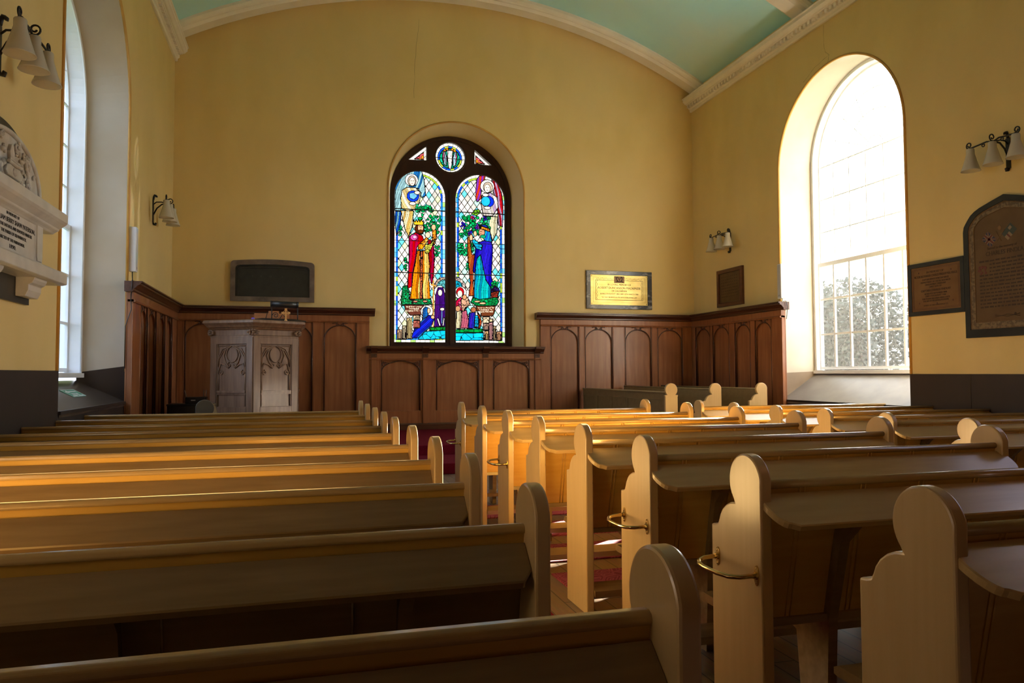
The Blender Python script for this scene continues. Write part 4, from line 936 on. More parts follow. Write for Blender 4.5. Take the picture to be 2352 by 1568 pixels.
# black-framed brass plaque beside the bright window
t = thing('memorial_tablet', 'rectangular tan plaque with black border between the bright window and gothic memorial', 'memorial tablet', (WR - .001, 7.888, 2.115), RZR)
mb = MB(); mb.plate(rect(-.45, .45, 0, .707), [rect(-.395, .395, .058, .65)], -.04, 0); mb.build('frame', 'slate', t, bevel=.004)
mb = MB(); mb.box(-.395, .395, -.028, -.002, .058, .65); mb.build('plate', 'copper', t)
mb = MB(); y = -.0292
frame_line(mb, -.375, .375, .078, .63, .005, y); frame_line(mb, -.360, .360, .093, .615, .0035, y)
for x, z in ((-.27, .575), (.25, .565), (-.27, .165), (.27, .165), (.02, .145)): mb.sphere((x, y, z), .011, 5, 0, (1, .15, 1))
mb.build('engraved_border', 'redwood', t)
for s, sz, z, sx in (('IN MEMORY OF', .040, .556, 1), ('VICTOR ALEXANDER CHARLES FINDLAY M.A. F.R.G.S.', .044, .507, .66), ('CAPTAIN KINGS AFRICAN RIFLES', .034, .464, .85), ('DEPARTMENT OF TSETSE RESEARCH', .032, .428, .92), ('TANGANYIKA TERRITORY', .032, .394, .9), ('ONLY SON OF', .030, .362, 1),
                     ('CAPTAIN CHARLES FINDLAY', .042, .312, .88), ('BORN 4TH SEPTEMBER 1898', .032, .272, .9), ('DIED 11TH AUGUST 1940', .032, .240, .9), ('THIS PLAQUE RECORDS WHILE LASTS', .030, .206, .88), ('THE LIFE OF HIS GENTLE PLEASURE', .030, .176, .88), ('BURIED AT OLD SHINYANGA T.T.', .026, .120, 1)):
    text('inscription', s, sz, (0, y, z), 'letter_b', t, sx=sx)
# tall gothic brass on the right edge
t = thing('memorial_tablet', 'tall gothic-arched tan memorial with wide black border cut off at right', 'memorial tablet', (WR - .001, 6.856, 1.778), RZR)
def gothic(hw, zb, zs, rise, ins=0.0):
    cur = [(0, 0), (.022, .18), (.068, .29), (.13, .42), (.2, .545), (.30, .65), (.42, .735), (.70, .87), (1, 1)]
    L = [(-hw + f * hw, zs + g * rise) for f, g in cur]
    return [(-hw, zb)] + L + [(-x, z) for x, z in L[-2::-1]] + [(hw, zb)]
mb = MB(); mb.plate(gothic(.572, 0, 1.328, .362), [gothic(.50, .10, 1.328, .285)], -.045, 0); mb.build('frame', 'slate', t, bevel=.004)
mb = MB(); mb.plate(gothic(.50, .10, 1.328, .285), [gothic(.425, .185, 1.328, .205)], -.034, -.002); mb.build('border', 'scrollwork', t)
mb = MB(); mb.plate(gothic(.425, .185, 1.328, .205), [], -.030, -.002); mb.build('plate', 'copper_d', t)
mb = MB()
for g in (gothic(.497, .103, 1.328, .282), gothic(.425, .185, 1.328, .205), gothic(.485, .115, 1.328, .27)): mb.tube([(p[0], -.034, p[1]) for p in g], .0035, 5, closed=True)
mb.build('border_line', 'copper', t)
def flag(nm, cx, cz, a, cols):
    mb = MB(); w, h = .082, .062; y = -.032
    R = lambda p: (cx + p[0] * math.cos(a) - p[1] * math.sin(a), y, cz + p[0] * math.sin(a) + p[1] * math.cos(a))
    def q(pts, mi, dy): mb.add([(R(p)[0], y - dy, R(p)[2]) for p in pts], [tuple(range(len(pts)))], mi)
    q([(-w, -h), (w, -h), (w, h), (-w, h)], 0, 0)
    if nm == 'u':
        for s in (-1, 1): q([(-w, -s * h * .85), (-w * .85, -s * h), (w, s * h * .85), (w * .85, s * h)], 1, .0004); q([(-w, -s * h * .93), (-w * .93, -s * h), (w, s * h * .93), (w * .93, s * h)], 2, .0006)
        q([(-.022, -h), (.022, -h), (.022, h), (-.022, h)], 1, .0008); q([(-w, -.02), (w, -.02), (w, .02), (-w, .02)], 1, .0008)
        q([(-.012, -h), (.012, -h), (.012, h), (-.012, h)], 2, .001); q([(-w, -.011), (w, -.011), (w, .011), (-w, .011)], 2, .001)
    else:
        q([(0, 0), (w, 0), (w, h), (0, h)], 1, .0004); q([(w * .35, 0), (w * .6, 0), (w * .6, h), (w * .35, h)], 2, .0006); q([(-w * .7, -h * .7), (-w * .2, -h * .7), (-w * .2, -h * .1), (-w * .7, -h * .1)], 1, .0004)
    return mb.build('flag_emblem', cols, t)
cb, cw_, crd = mat('faded_flag_blue', (.03, .03, .07)), mat('faded_flag_tan', (.24, .17, .10)), mat('faded_flag_red', (.13, .03, .02))
cgr = mat('faded_flag_green', (.045, .06, .045))
flag('u', -.215, 1.185, -.75, [cb, cw_, crd]); flag('g', .055, 1.235, .75 + PI, [cgr, cw_, crd])
mb = MB(); mb.tube([(-.11, -.032, 1.14), (.0, -.032, 1.27)], .003, 5); mb.tube([(-.05, -.032, 1.14), (-.12, -.032, 1.27)], .003, 5)
mb.sphere((-.07, -.031, 1.30), .025, 6, 0, (1, .15, 1.2)); mb.build('crest', 'copper', t)
text('inscription', 'Sacred to the memory of', .042, (-.05, -.0312, 1.062), 'letter_b', t, sx=.9)
text('inscription', 'CHARLES FINDLAY', .074, (.0, -.0312, .985), 'letter_b', t, sx=.86)
for i in range(14):
    mb = MB(); z = .915 - i * .043; x = -.36 if i not in (1, 2, 3) else -.22
    while x < .36:
        w = random.uniform(.02, .075); mb.box(x, min(.375, x + w), -.0315, -.030, z, z + .019 + random.uniform(-.003, .004)); x += w + .014
    mb.build('text_line', 'letter_b', t)
mb = MB(); 
for i in range(12): mb.sphere((-.32 + random.uniform(-.05, .05), -.031, .82 + random.uniform(-.06, .06)), random.uniform(.012, .022), 5, 0, (1, .12, 1))
mb.build('regimental_badge', crd, t)
mb = MB(); mb.tube([(-.16, -.031, .235), (.0, -.031, .262), (.16, -.031, .235)], .004, 5); mb.tube([(-.16, -.031, .262), (.0, -.031, .235), (.16, -.031, .262)], .004, 5); mb.sphere((.10, -.031, .262), .016, 5, 0, (1, .2, 1)); mb.build('crossed_ornament', 'letter_b', t)

# white marble monument on the left wall
ym = 6.50
t = thing('marble_monument', 'white marble memorial with carved arched crest and black lettering at the left edge', 'monument', (WL + .001, ym, 1.96), RZL)
mb = MB(); mb.plate([(-.64, 0), (.64, 0), (.64, .55), (-.64, .55)], [], -.03, 0); mb.plate([(-.70, .86)] + [(-.70 * math.cos(PI * i / 30), .90 + .49 * math.sin(PI * i / 30) ** .85) for i in range(31)] + [(.70, .86)], [], -.03, 0)
mb.build('slate_backing', 'slate', t, bevel=.003, seg=1)
mb = MB(); mb.box(-.675, .675, -.11, -.03, .30, .70); mb.build('tablet', 'marble', t, bevel=.004)
mb = MB()
frame_line(mb, -.49, .49, .345, .675, .012, -.1125); mb.build('tablet_rim', 'marble', t, bevel=.002, seg=1)
for s in (-1, 1):
    mb = MB(); mb.plate([(s * .515, .40), (s * .53, .365), (s * .63, .365), (s * .645, .40), (s * .645, .665), (s * .515, .665)], [], -.122, -.108); mb.build('pilaster_panel', 'marble', t, bevel=.004)
mb = MB()
pr = [(0, .66), (-.115, .66), (-.13, .675), (-.16, .69), (-.165, .705), (-.205, .735), (-.215, .742), (-.23, .76), (-.23, .835), (-.22, .84), (-.12, .885), (0, .885)]
mb.prism(pr, -.93, .93); mb.build('cornice_shelf', 'marble', t, bevel=.004, seg=1)
mb = MB(); pr = [(0, .205), (-.19, .205), (-.21, .21), (-.225, .215), (-.225, .305), (-.215, .315), (-.16, .325), (-.13, .335), (0, .34)]
mb.prism(pr, -.96, .96); mb.build('base_shelf', 'marble', t, bevel=.004, seg=1)
for s in (-1, 1):
    mb = MB(); mb.prism([(-.03, .05), (-.10, .05), (-.125, .10), (-.125, .145), (-.15, .16), (-.165, .185), (-.17, .206), (-.03, .206)], s * .47 - .15 if s > 0 else -.62, s * .47 + .15 if s > 0 else -.32)
    mb.build('console_bracket', 'marble', t, bevel=.004, seg=1)
AR = lambda r, i, n=30: (r * math.cos(PI * i / n), .885 + abs(r) * .60 * math.sin(PI * i / n) ** .9)
mb = MB(); mb.plate([(-.69, .88)] + [AR(-.69, i) for i in range(31)] + [(.69, .88)], [], -.075, -.028); mb.build('arched_crest', 'carved', t, bevel=.006)
mb = MB(); mb.tube([(AR(.665, i)[0], -.08, AR(.665, i)[1]) for i in range(31)], .02, 8)
R2 = random.Random(4)
for i in range(80):                                            # carved foliage
    a = R2.uniform(.12, PI - .12); r = R2.uniform(.15, .60); x, z = r * math.cos(a), .90 + r * .58 * math.sin(a)
    if abs(x) < .10 and z > .98: continue
    if R2.random() < .5: mb.tube(spiral((x, z), R2.uniform(.02, .042), R2.uniform(.7, 1.3), R2.uniform(0, 6), R2.choice((-1, 1)), 12, -.085), .011, 5)
    else: mb.sphere((x, -.082, z), R2.uniform(.014, .03), 5, 0, (R2.uniform(.7, 1.6), .8, R2.uniform(.7, 1.4)))
for i in range(9):
    f = i / 8; mb.sphere((.30 + .28 * f - .02 * i % 2, -.088, 1.14 - .22 * f), .020, 5, 0, (1, .7, 1.3))
mb.build('carved_foliage', 'carved', t)
mb = MB(); mb.prism([(-.17, .955), (-.13, .93), (.13, .93), (.17, .955), (.15, 1.0), (.10, 1.02), (-.10, 1.02), (-.15, 1.0)], -.115, -.07, 'y')
mb.tube([(-.13, -.115, 1.035), (0, -.122, 1.025), (.13, -.115, 1.035)], .016, 6); mb.tube([(-.10, -.11, 1.06), (0, -.118, 1.05), (.10, -.11, 1.06)], .013, 6); mb.sphere((0, -.105, .975), .045, 6, 0, (1, .6, .8))
mb.prism([(-.03, 1.05), (.03, 1.05), (.045, 1.12), (.02, 1.19), (-.02, 1.19), (-.05, 1.13)], -.10, -.07, 'y'); mb.build('carved_urn', 'carved', t, bevel=.006)
for s, sz, z, w_ in (('IN MEMORY OF', .034, .628, .26), ('REV. WILLIAM BERRY SHAW PATERSON,', .052, .572, .95), ('10 YEARS THE FAITHFUL AND DEVOTED MINISTER', .036, .527, .81), ('OF THE PARISH OF KILMARNOCK.', .036, .482, .58), ('ERECTED BY THE PARISHIONERS.', .034, .430, .50), ('1890.', .044, .380, .13)):
    text('inscription', s, sz, (0, -.1115, z), 'letter', t, width=w_)

# ------------------------------------------------------------------ wall lights
def wall_light(label, loc, rz):
    t = thing('wall_light', label, 'wall light', loc, rz, 'three-shade wrought-iron wall lights')
    mb = MB(); mb.box(-.028, .028, -.014, 0, -.19, .17)
    mb.tube([(0, -.008 - .004 * i, .17 + .022 * i - .001 * i * i) for i in range(5)] + [(0, -.04, .235), (0, -.055, .225), (0, -.05, .21)], .016, 6); mb.tube([(0, -.008, -.19), (0, -.02, -.215), (0, -.045, -.22), (0, -.05, -.20), (0, -.035, -.195)], .016, 6)
    mb.build('back_plate', 'iron', t)
    mb = MB()
    mb.tube([(0, -.012, -.06), (0, -.06, .04), (0, -.13, .105), (0, -.22, .115), (0, -.25, .12)], .011, 6); mb.tube([(0, -.012, .10), (0, -.05, .135), (0, -.12, .14), (0, -.21, .118)], .009, 6)
    for s in (-1, 1):
        mb.tube([(0, -.23, .115), (s * .08, -.235, .135), (s * .18, -.24, .125), (s * .30, -.245, .115)], .010, 6)
        mb.tube([(p[0], -.245, p[2]) for p in spiral((s * .315, .155), .042, 1.3, -PI / 2, s, 20, 0, .3)], .008, 6)
        mb.tube([(p[0], -.24, p[2]) for p in spiral((s * .12, .105), .026, 1.2, PI / 2, -s, 16, 0, .3)], .006, 5)
    mb.tube([(0, p[0] - .245, p[2]) for p in spiral((0, .165), .045, 1.2, -PI / 2, -1, 18, 0, .3)], .008, 6)
    mb.build('arm', 'iron', t)
    for x in (-.30, 0, .30):
        mb = MB()
        prof = [(.012, .112), (.040, .108), (.045, .098), (.045, .045), (.049, .03), (.060, -.01), (.075, -.065), (.090, -.115), (.104, -.152), (.109, -.162), (.104, -.162), (.086, -.115), (.071, -.065), (.056, -.01), (.045, .03), (.040, .045), (.040, .09), (.012, .10)]
        mb.lathe(prof, 28, (x, -.245, 0)); sh = mb.build('lamp_shade', 'shade', t)
        mb = MB(); mb.lathe([(.001, .125), (.018, .125), (.026, .112), (.024, .10), (.018, .06), (.018, .02), (.001, .02)], 12, (x, -.245, 0)); mb.build('lamp_holder', 'iron', sh)
    return t
l0 = wall_light('three-shade wall light beside the gothic memorial at the right edge', (WR - .001, 6.80, 3.955), RZR)
dup(l0, (WR - .001, 12.79, 3.925), RZR, 'three-shade wall light above the small reddish tablet near the right corner')
dup(l0, (WL + .001, 12.45, 3.90), RZL, 'three-shade wall light on the left wall above the corner panelling')
dup(l0, (WL + .001, 6.45, 3.89), RZL, 'large three-shade wall light above the white marble memorial at top left')

# ------------------------------------------------------------------ column loudspeakers and the exit sign
def speaker(label, loc, rz, cable):
    t = thing('column_speaker', label, 'loudspeaker', loc, rz)
    mb = MB(); mb.box(-.055, .055, -.10, -.012, 0, .60); mb.build('cabinet', 'plastic', t, bevel=.008)
    mb = MB(); mb.box(-.046, .046, -.104, -.099, .02, .585); gr = mb.build('grille', 'grille', t, bevel=.003, seg=1)
    mb = MB(); mb.box(-.006, .006, -.106, -.103, .045, .06); mb.build('badge', 'blackplastic', gr)
    mb = MB(); mb.box(-.02, .02, -.02, 0, .2, .4); mb.build('bracket', 'plastic', t)
    mb = MB(); mb.tube(cable, .006, 6); mb.build('cable', 'blackplastic', t)
    return t
speaker('slim white column loudspeaker beside the left window reveal', (WL, 10.90, 2.745), RZL, [(-.01, -.05, .0), (-.005, -.05, -.06), (-.03, -.06, -.12), (-.09, -.06, -.148)])
speaker('slim white column loudspeaker beside the bright right window', (WR, 11.125, 2.64), RZR, [(.01, -.05, .0), (.005, -.05, -.04), (-.015, -.06, -.062)])
for nm, x, pts, par in (('loudspeaker_cable', WL, [(.12, 10.70, 2.597), (.12, 10.545, 2.592), (.12, 10.545, 2.50), (.10, 10.60, 2.41), (.09, 10.645, 2.34), (.10, 10.63, 2.22), (.03, 10.642, 2.0), (.03, 10.642, 1.45)], 'thin black cable trailing down the end of the left panelling'),
                        ('loudspeaker_cable', WR, [(-.10, 11.02, 2.582), (-.10, 10.945, 2.58), (-.09, 10.915, 2.48), (-.06, 10.98, 2.36), (-.03, 11.04, 2.28)], 'thin black cable looping over the end of the right panelling')):
    mb = MB(); mb.tube([(x + a, b, c) for a, b, c in pts], .006, 6); tag(mb.build(nm, 'blackplastic'), par, 'cable')
sg = thing('exit_sign', 'green and white safety sign lying on the sloping left window sill', 'sign', (-2.548, 9.515, 1.158))
sg.rotation_euler = (math.radians(28.7), 0, PI / 2)
mb = MB(); mb.box(-.245, .245, -.082, .082, .0, .006); mb.build('sign_board', 'green', sg)
mb = MB()
for a, b, c, d in ((-.243, .243, -.080, -.074), (-.243, .243, .074, .080), (-.243, -.232, -.08, .08), (.232, .243, -.08, .08)): mb.box(a, b, c, d, .0055, .0075)
mb.build('sign_border', 'letter_w', sg)
mb = MB(); mb.add([(-.20, .03, .0068), (-.10, .064, .0068), (-.10, .042, .0068), (.19, .042, .0068), (.19, .022, .0068), (-.10, .022, .0068), (-.10, -.002, .0068)], [(0, 6, 5, 4, 3, 2, 1)]); mb.build('sign_arrow', 'letter_w', sg)
text('sign_lettering', 'FIRE EXIT', .055, (0, -.042, .0068), 'letter_w', sg, tilt=0, sx=1.1)
mb = MB(); mb.box(-.19, -.03, -.066, -.05, .006, .0075); mb.box(.02, .19, -.066, -.05, .006, .0075); mb.build('sign_bar', 'letter_w', sg)

# ------------------------------------------------------------------ pews
def end_profile(h=1.07):
    k = h / 1.07
    pts = [(0, 0), (0, .955)]
    c, r = (.100, .966), .103
    for i in range(1, 31):
        a = math.radians(176 - i * (176 + 42) / 30); pts.append((c[0] + r * math.cos(a) * (1.0), c[1] + r * 1.01 * math.sin(a)))
    pts += [(.170, .884), (.198, .880), (.228, .867), (.252, .848), (.270, .824), (.280, .800), (.288, .786), (.305, .780), (.333, .777), (.336, 0)]
    return [(y, z * k) for y, z in pts]
def pew(name, L, ends=(True, True), h=1.07, dark=False, shelf=True, nsup=3, left=False, em='pew_v'):
    """origin: left end, back edge of the end panel, floor; x along the pew, the seat faces +y"""
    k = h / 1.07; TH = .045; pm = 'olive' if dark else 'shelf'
    root = bpy.data.objects.new(name, None); COL.objects.link(root); root.empty_display_size = .1
    for e, x in ((0, 0.0), (1, L - TH)):
        if ends[e]:
            mb = MB(); mb.prism(end_profile(h), x, x + TH, 'x'); mb.build('end_panel', em, root, bevel=.007, seg=2, ang=50, soft=20)
    a, b = (TH - .002 if ends[0] else 0), (L - TH + .002 if ends[1] else L)
    RY, RZ, rr, SI, SO = ((.115, .938, .015, (.105, .902), (.004, .816)) if left else (.052, .962, .0165, (.042, .934), (-.108, .846)))
    mb = MB(); z = RZ * k
    if left: mb.prism([(RY - .014, z - .012), (RY - .018, z - .004), (RY - .014, z + .008), (RY - .004, z + .014), (RY + .02, z + .012), (RY + .03, z), (RY + .02, z - .012)], a, b, 'x')
    else: mb.prism([(RY + rr * 1.2 * math.cos(2 * PI * i / 16), z + rr * math.sin(2 * PI * i / 16)) for i in range(16)], a, b, 'x', smooth=True)
    mb.build('top_rail', 'rail' if not dark else 'olive', root, bevel=.003 if left else 0, seg=2, ang=20)
    mb = MB(); t = .02; ys = SI[0] + .001; yb = ys + .105
    if left:
        zs_ = SI[1] - .03; f_ = (RZ - .006 - zs_) / (RZ - .456); ym_ = ys + .105 * f_
        mb.prism([(ys, (RZ - .006) * k), (ys + t, (RZ - .006) * k), (ym_ + t, zs_ * k), (ym_, zs_ * k)], a, b, 'x'); mb.build('neck_board', 'pew', root); mb = MB()
        mb.prism([(ym_, zs_ * k), (ym_ + t, zs_ * k), (yb + t, .45 * k), (yb, .45 * k)], a, b, 'x')
    else: mb.prism([(ys, (RZ - .006) * k), (ys + t, (RZ - .006) * k), (yb + t, .45 * k), (yb, .45 * k)], a, b, 'x')
    if left:
        for i in range(1, 6): x = a + (b - a) * i / 6; mb.tube([(x, ym_ - .001, (SI[1] - .035) * k), (x, yb - .001, .455 * k)], .004, 4)
    elif not dark:
        x = a + .16
        while x < b - .05:                                     # twin beads between the boards
            for dx in (-.010, .010): mb.tube([(x + dx, ys - .0015, (RZ - .012) * k), (x + dx, yb - .0015, .455 * k)], .0035, 4)
            x += .265
    else:
        x = a + .3
        while x < b - .3: mb.tube([(x, ys - .0015, (RZ - .02) * k), (x, yb - .0015, .455 * k)], .005, 4); x += .62
    mb.build('back_panel', 'olive' if dark else 'shelf' if left else 'pew', root)  # left-block panel under the shelf coloured darker for the shade there
    if shelf:
        if left: sx0, sx1 = (a, b)
        else: sx0, sx1 = (.010 if ends[0] else a), (L - .010 if ends[1] else b)
        out = [(sx0, SI[0])]; yo = SO[0]
        def corner(x, s, on):
            if left or not on: return [(x, yo + .03), (x + s * .03, yo)] if on else [(x, yo)]
            return [(x + s * .05 * (1 - math.cos(PI / 2 * i / 6)), -.004 + (yo + .016) * math.sin(PI / 2 * i / 6)) for i in range(7)] + [(x + s * .075, yo)]
        out += corner(sx0, 1, ends[0]) + corner(sx1, -1, ends[1])[::-1] + [(sx1, SI[0])]
        mb = MB(); n = len(out); zf = lambda y: (SO[1] + (y - SO[0]) * (SI[1] - SO[1]) / (SI[0] - SO[0])) * k
        top = [(x, y, zf(y)) for x, y in out]; bot = [(x, y + .012, zf(y) - .024) for x, y in out]
        mb.add(top + bot, [tuple(range(n))[::-1], tuple(range(n, 2 * n))] + [(i, (i + 1) % n, n + (i + 1) % n, n + i) for i in range(n)])
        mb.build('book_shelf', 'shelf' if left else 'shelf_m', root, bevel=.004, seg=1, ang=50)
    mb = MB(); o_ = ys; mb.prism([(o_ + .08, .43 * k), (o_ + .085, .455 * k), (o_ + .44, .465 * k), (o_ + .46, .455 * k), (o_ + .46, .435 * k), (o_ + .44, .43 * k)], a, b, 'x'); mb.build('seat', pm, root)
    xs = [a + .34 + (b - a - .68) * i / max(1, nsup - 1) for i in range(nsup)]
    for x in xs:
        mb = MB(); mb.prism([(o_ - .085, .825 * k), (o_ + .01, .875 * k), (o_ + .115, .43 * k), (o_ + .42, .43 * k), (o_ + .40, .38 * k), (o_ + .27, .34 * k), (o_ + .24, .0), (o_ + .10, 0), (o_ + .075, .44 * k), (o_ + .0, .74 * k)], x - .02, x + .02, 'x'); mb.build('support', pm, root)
    mb = MB(); mb.prism([(-.02, .10), (-.02, .135), (.10, .155), (.10, .12)], a, b, 'x'); mb.build('foot_rail', pm, root)
    return root
def add_handle(root):
    mb = MB(); z = .655
    pts = [(.0, .285, z + .006), (-.03, .286, z + .006), (-.065, .284, z + .004), (-.092, .270, z), (-.108, .24, z - .004), (-.112, .20, z - .006), (-.108, .12, z - .008), (-.094, .065, z - .008), (-.065, .036, z - .006), (-.03, .030, z - .004), (.0, .030, z - .004)]
    mb.tube(pts, .0085, 10); hd = mb.build('umbrella_rail', 'brass', root)
    for y, zz in ((.285, z + .006), (.030, z - .004)):
        mb = MB(); mb.prism([(y + .014 * math.cos(2 * PI * i / 18), zz + .036 * math.sin(2 * PI * i / 18)) for i in range(18)], -.005, .001, 'x'); mb.prism([(y + .013 * math.cos(2 * PI * i / 12), zz + .013 * math.sin(2 * PI * i / 12)) for i in range(12)], -.012, -.004, 'x')
        for s in (-1, 1): mb.sphere((-.005, y, zz + s * .025), .004, 4, 0, (.6, 1, 1))
        mb.build('rail_plate', 'brass', hd, bevel=.001, seg=1)
ORD = ['nearest', 'second', 'third', 'fourth', 'fifth', 'sixth', 'seventh', 'eighth', 'ninth', 'tenth']
def name_pew(o, label, group): tag(o, label, 'pew', group)
BK = .085                                                      # back edge lies this far behind the crown of the end
# left block
ly = [1.230, 2.036, 2.872, 3.690, 4.520, 5.437, 6.204, 7.025, 7.909, 8.850]; lxe = .607 + .045
proto = pew('pew', lxe - (WL + .024), (False, True), 1.055, nsup=4, left=True)
for i, y in enumerate(ly):
    o = proto if i == 0 else dup(proto)
    o.location = (WL + .024, y - BK, 0)
    lab = {0: 'pew nearest the viewer in the left block, its rounded end in the bottom centre', 9: 'front pew of the left block, just before the pulpit'}.get(i, 'long cream pew of the left block, %s from the viewer' % ORD[i])
    name_pew(o, lab, 'pews of the left block')
# middle block
my = [1.573, 2.381, 3.254, 4.067, 4.934, 5.748, 6.638, 7.575]
proto = pew('pew', 3.672 - 1.543, (True, True), 1.072, nsup=2)
for i, y in enumerate(my):
    o = proto if i == 0 else dup(proto)
    o.location = (1.543, y - BK, 0)
    lab = {0: 'pew nearest the viewer in the middle block, its keyhole-shaped end at lower right', 1: 'second pew of the middle block with a large brass umbrella rail', 2: 'third pew of the middle block with a brass umbrella rail',
           7: 'front pew of the middle block beside the red carpet'}.get(i, 'cream pew of the middle block, %s from the viewer' % ORD[i])
    name_pew(o, lab, 'pews of the middle block')
    if i in (1, 2, 5, 7): add_handle(o)
# right block, against the wall
ry = [3.03, 3.86, 4.682, 5.547, 6.372, 7.184, 8.031, 8.866]
proto = pew('pew', WR - .024 - 5.031, (True, False), 1.0, nsup=3)
for i, y in enumerate(ry):
    o = proto if i == 0 else dup(proto)
    o.location = (5.031, y - BK, 0)
    lab = {7: 'front pew of the right block, just below the bright window sill'}.get(i, 'pew of the right block against the wall, %s from the viewer' % ORD[i])
    name_pew(o, lab, 'pews of the right block')
# choir stalls on the right, turned towards the pulpit, dark inside with pale ends
for i, x in enumerate((6.365, 7.20)):
    o = pew('choir_pew', D - .16 - 10.48, (True, False), 1.195 - ZS, dark=True, shelf=False, nsup=3)
    o.location = (x, 10.48, ZS); o.rotation_euler = (0, 0, PI / 2)
    tag(o, ('dark side pew with a pale round-headed end, middle of three before the right panelling', 'dark side pew with pale round-headed end closest to the bright window')[i], 'pew', 'side pews beside the right panelling')
o = pew('choir_pew', 1.45, (True, False), 1.07, dark=True, shelf=False, nsup=2, em='shaded_end')
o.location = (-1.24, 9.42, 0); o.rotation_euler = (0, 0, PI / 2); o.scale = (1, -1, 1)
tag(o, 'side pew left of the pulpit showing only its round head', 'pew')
fb = thing('choir_desk', 'dark olive panelled desk with a pale round head, leftmost of the three side pews', 'desk', (5.49, 10.48, ZS), PI / 2)
prof = [(-.105, 0), (-.105, .845), (-.112, .848), (-.112, .862), (-.078, .868)] + [(.103 * math.sin(math.radians(-140 + 280 * i / 20)), .945 + .103 * math.cos(math.radians(-140 + 280 * i / 20))) for i in range(21)] + [(.078, .868), (.112, .862), (.112, .848), (.105, .845), (.105, 0)]
mb = MB(); mb.prism(prof, 0, .045, 'x'); mb.build('end_panel', 'pew_v', fb, bevel=.006, ang=50)
LD = D - .16 - 10.48
mb = MB(); mb.box(.044, LD, .055, .085, 0, .89); mb.build('front_board', 'olive', fb)
mb = MB(); mb.box(.044, LD, -.10, .10, .885, .91); mb.build('book_board', 'olive', fb, bevel=.004)
for k in range(5):
    fx = .16 + k * .69; mb = MB(); mb.tube([(fx, .085, .12), (fx, .085, .78), (fx + .58, .085, .78), (fx + .58, .085, .12)], .007, 5, closed=True); mb.build('panel_moulding', 'olive', fb)
# carpets
mb = MB(); mb.box(.70, 1.36, -3.0, 9.99, .0005, .012); tag(mb.build('aisle_carpet', 'carpet', bevel=.003, seg=1), 'plain red carpet runner along the aisle between left and middle pews', 'carpet')
for i, (a, b) in enumerate(zip(my, my[1:])):
    if i < 2: continue
    mb = MB(); mb.box(1.62, 3.60, a + .215, b - .09, .0005, .010)
    tag(mb.build('pew_runner', 'rug'), 'patterned red runner on the floor between the %s and %s middle pews' % (ORD[i], ORD[i + 1]), 'carpet', 'runners between the middle pews')

# ------------------------------------------------------------------ outside
mb = MB(); mb.add([(-140, -140, -.35), (160, -140, -.35), (160, 160, -.35), (-140, 160, -.35)], [(0, 1, 2, 3)])
struct(mb.build('ground', 'grass'))
def tree(label, x, y, h, r, n, seed):
    R = random.Random(seed); t = thing('tree', label, 'tree', (x, y, -.35), 0, 'trees outside the right window')
    mb = MB(); mb.tube([(0, 0, 0), (.05, 0, h * .4), (0, .05, h * .85)], [.16, .12, .04], 8)
    for k in range(7):
        a = R.uniform(0, 6.28); z = h * R.uniform(.2, .7); mb.tube([(0, 0, z), (math.cos(a) * r * .7, math.sin(a) * r * .7, z + h * .12)], [.05, .02], 5)
    mb.build('trunk', 'bark', t)
    mb = MB()
    for k in range(n):
        while True:
            p = Vector((R.uniform(-1, 1), R.uniform(-1, 1), R.uniform(-1, 1)))
            if .35 < p.length < 1: break
        q = Vector((p.x * r, p.y * r, h * .55 + p.z * h * .46)); s = R.uniform(.10, .22)
        u = Vector((R.gauss(0, 1), R.gauss(0, 1), R.gauss(0, 1))).normalized(); v = u.orthogonal().normalized()
        mb.add([q - u * s, q + v * s * .5, q + u * s, q - v * s * .5], [(0, 1, 2, 3)])
    mb.build('foliage', 'leaf', t)
for i, (x, y, h, r, lab) in enumerate(((26.0, 30.5, 6.3, 2.6, 'bushy evergreen outside, farthest left through the bright window'), (33.5, 30.5, 7.2, 2.6, 'bushy evergreen outside seen through the second column of panes'),
                                       (29.5, 25.5, 6.3, 2.5, 'bushy evergreen outside seen through the middle panes'), (27.0, 20.4, 6.0, 2.5, 'bushy evergreen outside behind the right-hand panes'), (20.5, 26.5, 5.4, 2.4, 'evergreen outside hidden mostly by the window frame'))):
    tree(lab, x, y, h, r, 9000, 20 + i)

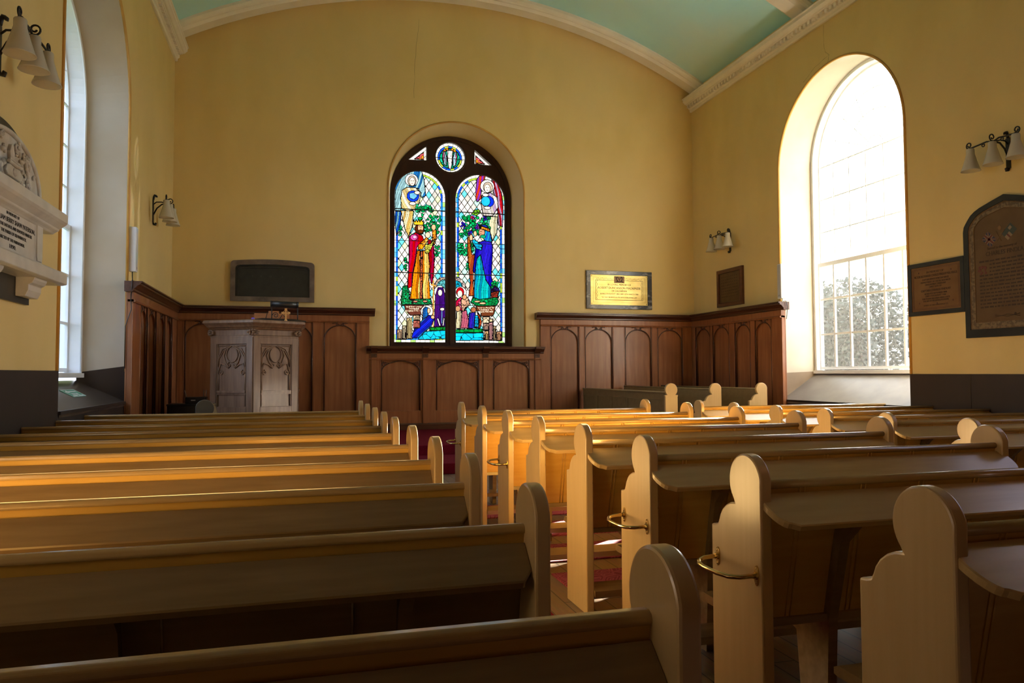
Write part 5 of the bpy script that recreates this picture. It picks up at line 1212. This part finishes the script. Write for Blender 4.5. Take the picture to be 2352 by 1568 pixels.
# ------------------------------------------------------------------ light
w = bpy.data.worlds.new('sky'); sc.world = w; w.use_nodes = True
wt = w.node_tree; bg = wt.nodes['Background']; bg.inputs[1].default_value = SKY
tc = wt.nodes.new('ShaderNodeTexCoord'); dt = wt.nodes.new('ShaderNodeVectorMath'); dt.operation = 'DOT_PRODUCT'
dt.inputs[1].default_value = Vector((1, .63, .40)).normalized(); wt.links.new(tc.outputs['Generated'], dt.inputs[0])
cr = wt.nodes.new('ShaderNodeValToRGB'); mr = wt.nodes.new('ShaderNodeMapRange'); mr.inputs['From Min'].default_value = -1; mr.inputs['From Max'].default_value = 1
wt.links.new(dt.outputs['Value'], mr.inputs['Value']); wt.links.new(mr.outputs[0], cr.inputs[0]); wt.links.new(cr.outputs[0], bg.inputs[0])
e = cr.color_ramp.elements; e[0].position = .12; e[0].color = (.44, .50, .62, 1); e[1].position = .97; e[1].color = (.95, .92, .87, 1)
for p_, c_ in ((.40, (.32, .38, .50, 1)), (.62, (.13, .165, .24, 1)), (.80, (.76, .79, .85, 1))): n_ = e.new(p_); n_.color = c_
sun = bpy.data.lights.new('sun', 'SUN'); sun.energy = SUN; sun.angle = math.radians(.6); sun.color = (1.0, .87, .68)
so = bpy.data.objects.new('sun', sun); COL.objects.link(so)
so.rotation_euler = Vector((-1, -.70, -.27)).to_track_quat('-Z', 'Y').to_euler()
def portal(nm, loc, rz, sx, sz):
    l = bpy.data.lights.new(nm, 'AREA'); l.shape = 'RECTANGLE'; l.size = sx; l.size_y = sz; l.cycles.is_portal = True
    o = bpy.data.objects.new(nm, l); COL.objects.link(o); o.location = loc
    o.rotation_euler = rz
for y in RYS: portal('sky_portal', (WR + .85, y, 3.9), (PI / 2, 0, PI / 2), 2.8, 5.1)
for y in LYS: portal('sky_portal', (WL - .75, y, 3.8), (PI / 2, 0, -PI / 2), 2.6, 5.0)
portal('sky_portal', (2.86, D + .80, 4.0), (PI / 2, 0, PI), 2.5, 4.4)

# ------------------------------------------------------------------ camera
cam = bpy.data.cameras.new('camera'); co = bpy.data.objects.new('camera', cam); COL.objects.link(co); sc.camera = co
cam.sensor_fit = 'HORIZONTAL'; cam.sensor_width = 36; cam.lens = 1705.11 * 36 / 2352; cam.clip_start = .05; cam.clip_end = 500
ya, pi_, ro = map(math.radians, (15.563, 2.423, .252))
f = Vector((math.sin(ya) * math.cos(pi_), math.cos(ya) * math.cos(pi_), math.sin(pi_))); r0 = Vector((math.cos(ya), -math.sin(ya), 0)); u0 = r0.cross(f)
rt_ = r0 * math.cos(ro) - u0 * math.sin(ro); up = r0 * math.sin(ro) + u0 * math.cos(ro)
m = Matrix((rt_, up, -f)).transposed().to_4x4(); m.translation = (0, 0, 1.37); co.matrix_world = m
sc.view_settings.view_transform = 'Standard'; sc.view_settings.look = 'None'; sc.view_settings.gamma = 1; sc.view_settings.use_curve_mapping = False
sc.view_settings.exposure = EXPO
